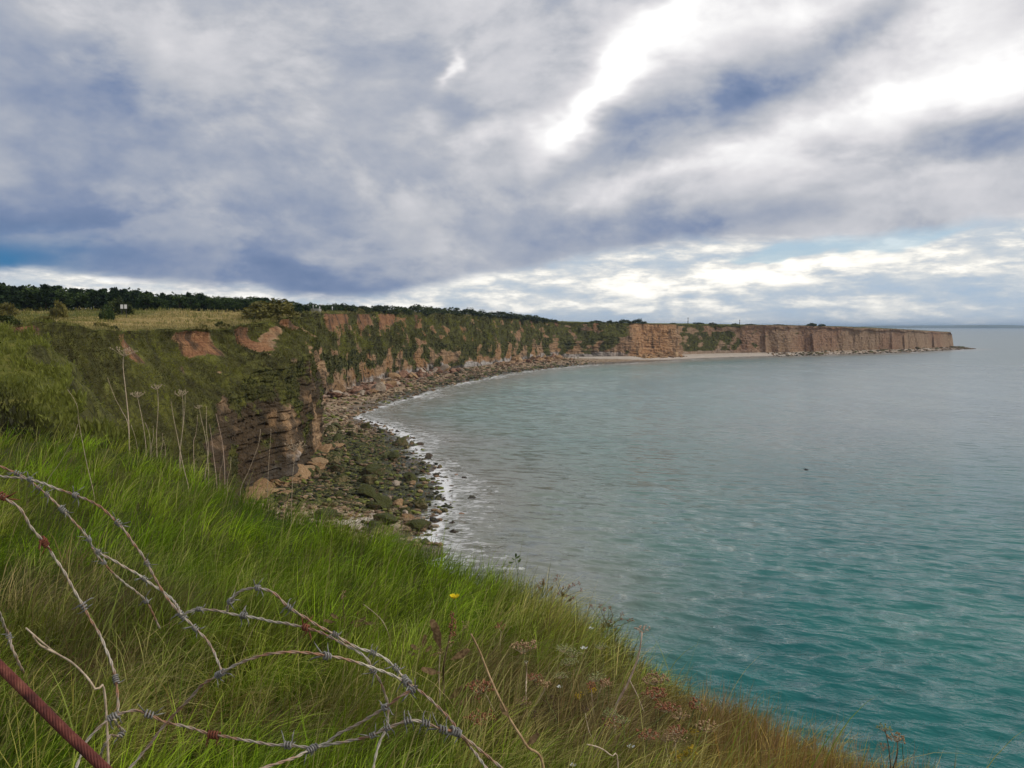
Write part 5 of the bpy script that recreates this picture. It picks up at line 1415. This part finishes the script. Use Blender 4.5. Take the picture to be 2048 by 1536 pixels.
    q.stem([(1005, 1450), (985, 1415), (970, 1385)], 0.003, 0.002, P_DRY); q.umbel(960, 1374, 40, P_RUST, 18)
    q = Plant('wild_carrot', 'low rust brown seed head in the dark grass left of the long stalk', (962, 1500), 'wild flower', seed=35)
    q.stem([(962, 1500), (962, 1470), (960, 1445)], 0.003, 0.002, P_GREEN); q.umbel(960, 1436, 42, P_RUST, 18); q.cluster(958, 1403, 14, 18, P_RUST, 12)
    def head(label, u, v, w, m, pix, seed, sm=P_GREEN, cluster=False, r=0.0028):
        q = Plant('wild_carrot', label, pix[0], 'wild flower', seed=seed)
        q.stem(list(pix) + [(u, v + w * 0.28)], r, r * 0.6, sm); 
        if cluster: q.cluster(u, v, w, w * 0.7, m, 28)
        else: q.umbel(u, v, w, m, 18)
        return q
    head('flat brown umbel highest on the slope, above the capped stalk', 1047, 1293, 38, P_TAN, [(1048, 1350), (1047, 1320)], 40)
    head('tan nodding seed head with curved stem beside the capped stalk', 1090, 1368, 30, P_TAN, [(1050, 1448), (1068, 1415), (1085, 1388)], 41, P_DRY, True)
    head('tan brown seed head on a straight green stem, centre of the weedy slope', 1211, 1366, 28, P_TAN, [(1200, 1450), (1206, 1405)], 42, P_GREEN, True)
    head('upper of two pinkish flat umbels on the right brow', 1311, 1358, 36, P_TAN, [(1309, 1400), (1311, 1375)], 43)
    head('lower of two pinkish flat umbels on the right brow', 1310, 1386, 36, P_RUST, [(1312, 1450), (1311, 1410)], 44)
    head('reddish seed head on a long arching yellow green stem', 1336, 1414, 34, P_RUST, [(1240, 1490), (1275, 1468), (1308, 1448), (1330, 1428)], 45)
    head('darkest red seed head at the edge of the orange dry grass', 1390, 1407, 32, P_RUST, [(1372, 1470), (1381, 1440)], 46, P_GREEN, True)
    head('small dull red head just right of the darkest red seed head', 1404, 1418, 22, P_TAN, [(1380, 1480), (1394, 1445)], 47, P_GREEN, True)
    head('brown seed head low in the orange dry grass', 1414, 1453, 34, P_TAN, [(1412, 1500), (1413, 1470)], 48, P_GREEN)
    head('reddish bent head half hidden in grass left of the brown umbel', 998, 1252, 24, P_RUST, [(1000, 1285), (1002, 1265)], 49, P_DRY, True)
    for k, (u, v, w) in enumerate([(1128, 1296, 26), (1146, 1306, 24), (1137, 1322, 26), (1120, 1350, 20), (1192, 1354, 26), (1202, 1292, 20), (1244, 1440, 22), (1220, 1425, 24)]):
        
        qq = Plant('wild_carrot', 'pale green umbel in the weedy patch below the brow', (u + 12 - 3 * k, v + 78), 'wild flower', 'pale green umbels in the weedy patch', seed=50 + k)
        qq.stem([(u + 12 - 3 * k, v + 78), (u + 5, v + 35), (u, v + 7)], 0.0022, 0.0014, P_GREEN); qq.umbel(u, v, w, P_PALEG, 14)
    rr = np.random.RandomState(301)
    for k in range(18):
        u = 930 + 470 * rr.rand(); v0 = np.interp(u, [930, 1100, 1300, 1400], [1190, 1270, 1385, 1440]); v = v0 + rr.rand() * (1500 - v0) * 0.75; L = 45 + 45 * rr.rand(); dx = rr.normal() * 14
        qq = Plant('wild_carrot', 'brown dried seed head scattered over the weedy slope', (u + dx, v + L), 'wild flower', 'scattered brown seed heads', seed=310 + k)
        qq.stem([(u + dx, v + L), (u + dx * 0.3, v + L * 0.5), (u, v + 8)], 0.0024, 0.0015, (P_GREEN, P_DRY, P_BROWN)[k % 3])
        if k % 2: qq.umbel(u, v, 20 + 12 * rr.rand(), (P_TAN, P_RUST)[k % 4 // 2], 14)
        else: qq.cluster(u, v, 14 + 8 * rr.rand(), 16, (P_RUST, P_BROWN)[k % 4 // 2], 22)
    q = Plant('capped_stalk', 'slim pale stalk with a white cap standing alone below the brown umbel', (1053, 1440), 'dead stalk', seed=60)
    q.stem([(1054, 1440), (1052, 1390), (1053, 1345), (1052, 1326)], 0.0028, 0.0026, P_DRY); q.cluster(1052, 1324, 9, 5, P_WHITE, 10, 'cap')
    q = Plant('dead_stalk', 'tall pinkish stalk with a small cup leaning right over the brow', (1231, 1482), 'dead stalk', seed=61)
    q.stem([(1231, 1482), (1230, 1420), (1257, 1364), (1276, 1314), (1282, 1282), (1284, 1264)], 0.0055, 0.0022, P_PINK); q.umbel(1285, 1258, 22, P_PINK, 10)
    q.stem([(1260, 1362), (1275, 1392), (1288, 1425)], 0.002, 0.0014, P_DRY, 'branch', ground=False)
    # --- branching dried weeds on the skyline of the brow
    def thistle(label, foot, heads, seed, m=P_BROWN, hm=P_RUST):
        q = Plant('dried_thistle', label, foot, 'dried weed', seed=seed)
        top = (foot[0] + 3, foot[1] - 18)
        q.stem([foot, top], 0.0032, 0.0025, m)
        for (u, v) in heads:
            q.stem([top, ((top[0] + u) / 2 + q.rs.normal() * 3, (top[1] + v) / 2 + q.rs.normal() * 3), (u, v)], 0.0018, 0.001, m, 'branch', ground=False)
            q.cluster(u, v, 9, 10, hm, 12)
        q.leaves([(top[0] - 4, top[1] + 8, 2.3), (top[0] + 8, top[1] + 10, 0.6), (top[0], top[1] + 2, 1.6)], 0.05, P_DLEAF, 'withered_leaf')
    thistle('taller branching dried thistle with red brown heads on the brow against the sea', (1122, 1212), [(1115, 1152), (1110, 1160), (1127, 1176), (1138, 1172), (1148, 1168), (1158, 1166), (1163, 1180), (1146, 1196), (1131, 1192), (1118, 1186)], 62)
    thistle('second dried thistle further down the brow against the sea', (1214, 1272), [(1201, 1212), (1208, 1218), (1220, 1217), (1222, 1242), (1228, 1246), (1245, 1228), (1243, 1238), (1258, 1240), (1265, 1240), (1183, 1212)], 63)
    q = Plant('leafy_weed', 'small leafy green weed with a white flower on the brow, highest on the skyline', (1036, 1150), 'weed', seed=64)
    q.stem([(1036, 1155), (1034, 1135), (1030, 1118)], 0.002, 0.0015, P_LEAF); q.leaves([(1030, 1120, 2.6), (1030, 1118, 0.5), (1034, 1122, 0.2), (1028, 1124, 3.4), (1032, 1116, 1.6), (1036, 1126, 0.9)], 0.045, P_LEAF)
    q.stem([(1036, 1150), (1040, 1140)], 0.0014, 0.001, P_LEAF, 'branch', ground=False); q.flower(1043, 1139, 16, P_WHITE, 6, 0.2)
    thistle('little brown tufted weed between the leafy weed and the taller thistle', (1084, 1192), [(1080, 1166), (1086, 1160), (1076, 1172)], 65, P_LEAF, P_TAN)
    # --- yellow and white flowers low down
    for k, (u, v, w, lab, m) in enumerate([(1158, 1391, 20, 'ochre yellow flower cluster in the weedy patch', P_OCHY), (1184, 1380, 18, 'creamy yellow flower cluster right of the ochre one', P_OCHY),
                                           (1388, 1464, 20, 'small yellow flower cluster under the darkest red seed head', P_OCHY), (1380, 1505, 36, 'large ochre yellow clump at the bottom among orange grass', P_OCHY), (1352, 1515, 30, 'ochre yellow clump at the bottom edge, left of the large one', P_OCHY)]):
        q = Plant('yellow_flower', lab, (u + 4, v + 34), 'flower', seed=70 + k)
        q.stem([(u + 4, v + 34), (u + 1, v + 10)], 0.002, 0.0014, P_GREEN); q.cluster(u, v, w, w * 0.8, m, 34, 'flower_head')
    for k, (u, v, w, lab) in enumerate([(1168, 1298, 15, 'white flower high in the weedy patch below the brow'), (1262, 1495, 16, 'single white four petalled flower near the bottom edge'), (1119, 1375, 12, 'tiny white flower left of the ochre cluster'),
                                        (1146, 1532, 14, 'white flower at the very bottom edge of the weedy patch'), (1182, 1258, 12, 'tiny white flower between the two dried thistles')]):
        q = Plant('white_flower', lab, (u + 4, v + 40), 'flower', seed=80 + k)
        q.stem([(u + 4, v + 40), (u + 1, v + 4)], 0.0018, 0.0012, P_GREEN); q.flower(u, v, w, P_WHITE, 4, 0.35, centre=P_PALEG)
    q = Plant('dried_weed', 'withered brown weed in the grass above the wire tangle', (690, 1262), 'dried weed', seed=90)
    q.stem([(690, 1265), (688, 1230), (686, 1195)], 0.0025, 0.0015, P_BROWN); q.cluster(687, 1190, 14, 22, P_TAN, 16); q.cluster(716, 1225, 8, 14, P_RUST, 8); q.stem([(694, 1255), (710, 1240), (716, 1228)], 0.0016, 0.001, P_BROWN, 'branch', ground=False)
    q.leaves([(680, 1238, 2.8), (698, 1246, 0.2), (712, 1244, 0.4), (726, 1246, 0.1), (672, 1244, 3.0), (705, 1252, 0.0)], 0.07, P_DLEAF, 'withered_leaf')
    q = Plant('dried_weed', 'withered yellowish weed left of the dock spike', (848, 1330), 'dried weed', seed=91)
    q.leaves([(840, 1300, 2.8), (850, 1305, 0.4), (858, 1312, 0.1), (835, 1310, 3.1), (846, 1296, 1.4)], 0.07, P_DLEAF, 'withered_leaf'); q.stem([(848, 1330), (847, 1300)], 0.002, 0.0012, P_BROWN)
    q = Plant('wild_carrot', 'thin dark stemmed umbel standing alone against the sea at lower right', (1785, 1575), 'wild flower', depth=3.0, seed=92)
    q.stem([(1783, 1575), (1778, 1500), (1770, 1460)], 0.002, 0.0012, P_BROWN); q.stem([(1783, 1545), (1795, 1505), (1793, 1476)], 0.0016, 0.001, P_BROWN, 'branch', ground=False)
    q.umbel(1769, 1455, 22, P_PALEG, 10); q.umbel(1794, 1474, 28, P_TAN, 12); q.umbel(1768, 1492, 18, P_TAN, 8)
    # --- arching dry grass haulms, bottom left and bottom right
    q = Plant('dry_haulm', 'forked dry grass haulm arching down between the cable and the wire', (214, 1452), 'dry stalk', depth=1.6, seed=93)
    q.stem([(214, 1452), (190, 1378), (150, 1330), (110, 1305), (85, 1285), (52, 1256)], 0.0028, 0.0012, P_DRY); q.stem([(110, 1305), (80, 1290), (66, 1272)], 0.0018, 0.001, P_DRY, 'branch', ground=False)
    q = Plant('dry_haulm', 'pale dry haulm bowed left at the bottom of the weedy patch', (1236, 1536), 'dry stalk', depth=2.4, seed=94)
    q.stem([(1236, 1540), (1222, 1512), (1198, 1495), (1174, 1489)], 0.0028, 0.0014, P_DRY)
    q = Plant('dry_haulm', 'dry haulm curling over in the grass right of the wire hoop', (782, 1290), 'dry stalk', seed=95)
    q.stem([(782, 1295), (772, 1255), (756, 1232), (726, 1208)], 0.0025, 0.0012, P_DRY)
plants()

# ------------------------------------------------------------------ small far things: notice board, platform, visitors, masts, bird
M_CONC = mat('grey_concrete', lambda g: principled(g, g.ramp(g.noise(g.pos(), 1.5, 4), [(0.3, (0.20, 0.19, 0.17)), (0.7, (0.36, 0.34, 0.31))]), 0.9))
M_SIGNW = mat('white_paint', lambda g: principled(g, g.mix(g.smooth(g.noise(g.pos(), 8.0, 3), 0.55, 0.75, 0, 0.3), (0.78, 0.78, 0.76), (0.5, 0.48, 0.42)), 0.6))
M_DARKM = mat('dark_steel', lambda g: principled(g, (0.05, 0.05, 0.05), 0.6))
def box(c, h, bev=0.0):
    c, h = np.array(c, float), np.array(h, float)
    s = np.array([[-1, -1, -1], [1, -1, -1], [1, 1, -1], [-1, 1, -1], [-1, -1, 1], [1, -1, 1], [1, 1, 1], [-1, 1, 1]])
    return c + s * h, np.array([[0, 3, 2, 1], [4, 5, 6, 7], [0, 1, 5, 4], [1, 2, 6, 5], [2, 3, 7, 6], [3, 0, 4, 7]])
def boxes(name, lst):
    V, Q, o = [], [], 0
    for c, h in lst:
        v, q = box(c, h); V.append(v); Q.append(q + o); o += len(v)
    return mesh_np(name, np.concatenate(V), np.concatenate(Q))
def small_things():
    Y = 178.0; x = (251 - 1024) / FPX * Y; z = field_z(x, Y)
    zt = EYE + (653 - 609) * Y / FPX
    z = min(z, zt - 1.0)
    e = empty('notice_board', (x, Y, z)); tag(e, 'small white notice board on two posts at the field edge', 'sign')
    hh = zt - z
    for sx in (-0.5, 0.5): obj('post', boxes('post', [((sx, 0, hh * 0.5), (0.06, 0.06, hh * 0.5))]), M_DARKM, e)
    for sx in (-0.42, 0.42): obj('panel', boxes('panel', [((sx, -0.09, hh - 0.5), (0.30, 0.02, 0.46))]), M_SIGNW, e)
    # viewing platform with visitors
    Y = 352.0; x0 = (618 - 1024) / FPX * Y
    zt = EYE + (653 - 617.5) * Y / FPX; zg = field_z(x0, Y)
    zg = min(zg, zt - 0.8)
    e = empty('viewing_platform', (x0, Y, zg)); tag(e, 'low grey concrete platform on the clifftop where visitors stand', 'platform')
    hh = zt - zg
    obj('slab', boxes('slab', [((0, 0, hh * 0.5 - 0.2), (5.2, 2.5, hh * 0.5 + 0.2))]), M_CONC, e)
    obj('parapet', boxes('parapet', [((-2.5, -2.35, hh + 0.2), (2.6, 0.14, 0.22))]), M_CONC, e)
    import bmesh
    def person_mesh(name, arm):
        bm = bmesh.new(); sk = bm.verts.layers.skin.verify()
        def v(p, r, root=False):
            q = bm.verts.new(p); q[sk].radius = (r, r * 0.85)
            if root: q[sk].use_root = True
            return q
        def chain(*vs):
            for a, b in zip(vs, vs[1:]): bm.edges.new((a, b))
        pel = v((0, 0, 0.92), 0.155, True); ch = v((0, 0, 1.22), 0.165); sh = v((0, 0, 1.42), 0.12); nk = v((0, 0, 1.52), 0.06); hd = v((0, -0.01, 1.62), 0.10); tp = v((0, -0.01, 1.72), 0.075)
        chain(pel, ch, sh, nk, hd, tp)
        for s_ in (-1, 1):
            hip = v((0.10 * s_, 0, 0.84), 0.10); kn = v((0.115 * s_, -0.02, 0.47), 0.068); an = v((0.12 * s_, 0.01, 0.09), 0.046); toe = v((0.13 * s_, -0.15, 0.04), 0.038)
            chain(pel, hip, kn, an, toe)
            so = v((0.19 * s_, 0, 1.40), 0.065); el = v((0.25 * s_, -0.02 - arm * 0.06, 1.13), 0.048); wr = v((0.22 * s_ * (1 - 0.4 * arm), -0.06 - arm * 0.22, 0.92 + 0.22 * arm), 0.034); fg = v((0.21 * s_ * (1 - 0.5 * arm), -0.09 - arm * 0.28, 0.82 + 0.28 * arm), 0.026)
            chain(sh, so, el, wr, fg)
        me = bpy.data.meshes.new(name); bm.to_mesh(me); bm.free()
        return me
    def clothes(top, leg):
        def f(g):
            z_ = g.sep(g.coord('Object'))[2]
            c = g.mix(g.math('GREATER_THAN', z_, 0.90), leg, top)
            c = g.mix(g.math('GREATER_THAN', z_, 1.49), c, (0.42, 0.27, 0.20))
            c = g.mix(g.math('GREATER_THAN', z_, 1.66), c, (0.06, 0.04, 0.03))
            return principled(g, c, 0.85)
        return f
    who = [(612, 'person in a white top at the left end of the concrete platform', (0.8, 0.8, 0.78), (0.75, 0.73, 0.70), 0),
           (618, 'person in white beside the leftmost visitor on the platform', (0.78, 0.77, 0.74), (0.30, 0.30, 0.33), 1),
           (628, 'person in pale clothes in the middle of the platform group', (0.75, 0.72, 0.66), (0.6, 0.58, 0.52), 0),
           (634, 'person in a cream top with folded arms in the platform group', (0.80, 0.78, 0.70), (0.08, 0.08, 0.10), 1),
           (641, 'person in white at the right end of the platform group', (0.8, 0.8, 0.8), (0.5, 0.48, 0.45), 0),
           (666, 'lone person in a white top on the clifftop right of the platform', (0.82, 0.82, 0.8), (0.7, 0.7, 0.68), 0)]
    for k, (u, lab, top, leg, arm) in enumerate(who):
        me = person_mesh('person', arm)
        Yp = Y + 0.5 * (k % 3) - 0.6
        if u < 640: zz = zt
        else: zz = max(field_z((u - 1024) / FPX * Yp, Yp), zt - 0.6)
        o = obj('person', me, mat('clothing', clothes(top, leg)), None, ((u - 1024) / FPX * Yp, Yp, zz))
        sm = o.modifiers.new('skin', 'SKIN'); sm.use_smooth_shade = True
        sb = o.modifiers.new('smooth', 'SUBSURF'); sb.levels = 1; sb.render_levels = 2
        o.rotation_euler = (0, 0, (k * 1.3) % 2.2 - 0.8); tag(o, lab, 'person', 'visitors on the clifftop')
    # masts on the skyline
    for u, vt, lab in ((1375, 635, 'thin mast on the skyline above the far cliff, left and taller one'), (1478, 639, 'short post on the skyline nearer the bare headland')):
        Ym = float(np.interp(u, [1300, 1450, 1600], [835, 885, 925])); x = (u - 1024) / FPX * Ym; z = field_z(x, Ym); top_z = EYE + (653 - vt) * Ym / FPX
        e = empty('mast', (x, Ym, z)); tag(e, lab, 'mast'); h = max(2.0, top_z - z)
        obj('pole', mesh_tubes('pole', [tube([(0, 0, -0.3), (0, 0, h * 0.5), (0, 0, h)], [0.42, 0.34, 0.22], 8)]), M_DARKM, e)
        obj('cross_arm', boxes('cross_arm', [((0, 0, h * 0.86), (0.9, 0.12, 0.12))]), M_DARKM, e)
    # a dark seabird over the water
    c = at(1612, 940, 95.0)
    e = empty('seabird', tuple(c)); e.rotation_euler = (0.1, 0.25, 0.7); e.scale = (1.1,) * 3; tag(e, 'small dark seabird gliding low over the open water', 'bird')
    M_B = mat('dark_plumage', lambda g: principled(g, g.mix(g.noise(g.coord('Object'), 12.0, 2), (0.02, 0.02, 0.022), (0.05, 0.05, 0.05)), 0.7))
    obj('body', mesh_tubes('bird_body', [tube([(0, -0.30, 0.03), (0, -0.24, 0.035), (0, -0.16, 0.02), (0, 0.02, 0), (0, 0.16, 0.0), (0, 0.30, 0.01)], [0.008, 0.035, 0.04, 0.07, 0.045, 0.02], 8)]), M_B, e)
    for s_ in (-1, 1):
        V, Q = [], []
        pr = [(0.03, -0.08, 0.08, 0.03), (0.22, -0.11, 0.06, 0.13), (0.42, -0.04, 0.08, 0.14), (0.62, 0.10, 0.14, 0.06)]
        for (xx, y0, y1, zz) in pr: V += [(s_ * xx, y0, zz), (s_ * xx, y1, zz + 0.004), (s_ * xx, y0 + 0.02, zz + 0.022)]
        for k in range(3): Q += [[3 * k, 3 * k + 3, 3 * k + 4, 3 * k + 1], [3 * k, 3 * k + 2, 3 * k + 5, 3 * k + 3], [3 * k + 2, 3 * k + 1, 3 * k + 4, 3 * k + 5]]
        obj('wing', mesh_np('bird_wing', np.array(V), np.array(Q)), M_B, e)
    obj('tail', mesh_np('bird_tail', np.array([(-0.02, 0.26, 0.01), (0.02, 0.26, 0.01), (0.06, 0.42, 0.012), (-0.06, 0.42, 0.012), (0, 0.26, 0.022), (0, 0.42, 0.022)]), np.array([[0, 1, 2, 3], [0, 3, 5, 4], [4, 5, 2, 1]])), M_B, e)
small_things()

# ------------------------------------------------------------------ air between here and the far coast
def haze():
    X0, X1, Y0, Y1, z0, z1 = -70000, 70000, -70000, 70000, -4.0, 120.0
    V, Q = box(((X0 + X1) / 2, (Y0 + Y1) / 2, (z0 + z1) / 2), ((X1 - X0) / 2, (Y1 - Y0) / 2, (z1 - z0) / 2))
    m = bpy.data.materials.new('sea_haze'); m.use_nodes = True; nt = m.node_tree; nt.nodes.clear()
    vol = nt.nodes.new('ShaderNodeVolumePrincipled'); vol.inputs['Density'].default_value = 6.0e-5; vol.inputs['Color'].default_value = (0.58, 0.77, 1.0, 1)
    out = nt.nodes.new('ShaderNodeOutputMaterial'); nt.links.new(vol.outputs[0], out.inputs['Volume'])
    o = obj('haze', mesh_np('haze', V, Q), m); tag(o, kind='stuff')

# ------------------------------------------------------------------ tell look-alikes apart by their place
def ordinal(n):
    ones = ['', 'first', 'second', 'third', 'fourth', 'fifth', 'sixth', 'seventh', 'eighth', 'ninth', 'tenth', 'eleventh', 'twelfth', 'thirteenth', 'fourteenth', 'fifteenth', 'sixteenth', 'seventeenth', 'eighteenth', 'nineteenth']
    tens = ['', '', 'twenty', 'thirty', 'forty', 'fifty', 'sixty', 'seventy', 'eighty', 'ninety']; tth = ['', '', 'twentieth', 'thirtieth', 'fortieth', 'fiftieth', 'sixtieth', 'seventieth', 'eightieth', 'ninetieth']
    if n >= 100: return 'hundredth' if n == 100 else 'hundred-and-' + ordinal(n - 100)
    if n < 20: return ones[n]
    return tth[n // 10] if n % 10 == 0 else tens[n // 10] + '-' + ones[n % 10]
def relabel():
    by = {}
    for o in COL.objects:
        if o.parent is None and 'label' in o and o.get('kind') == 'thing': by.setdefault(o['label'], []).append(o)
    for lab, os_ in by.items():
        if len(os_) < 2: continue
        os_.sort(key=lambda o: o.location.x / max(o.location.y, 0.1))
        for i, o in enumerate(os_): o['label'] = lab + ', ' + ('leftmost' if i == 0 else 'rightmost' if i == len(os_) - 1 else ordinal(i + 1) + ' from left')
relabel()
USE_HAZE = True
if USE_HAZE: haze()
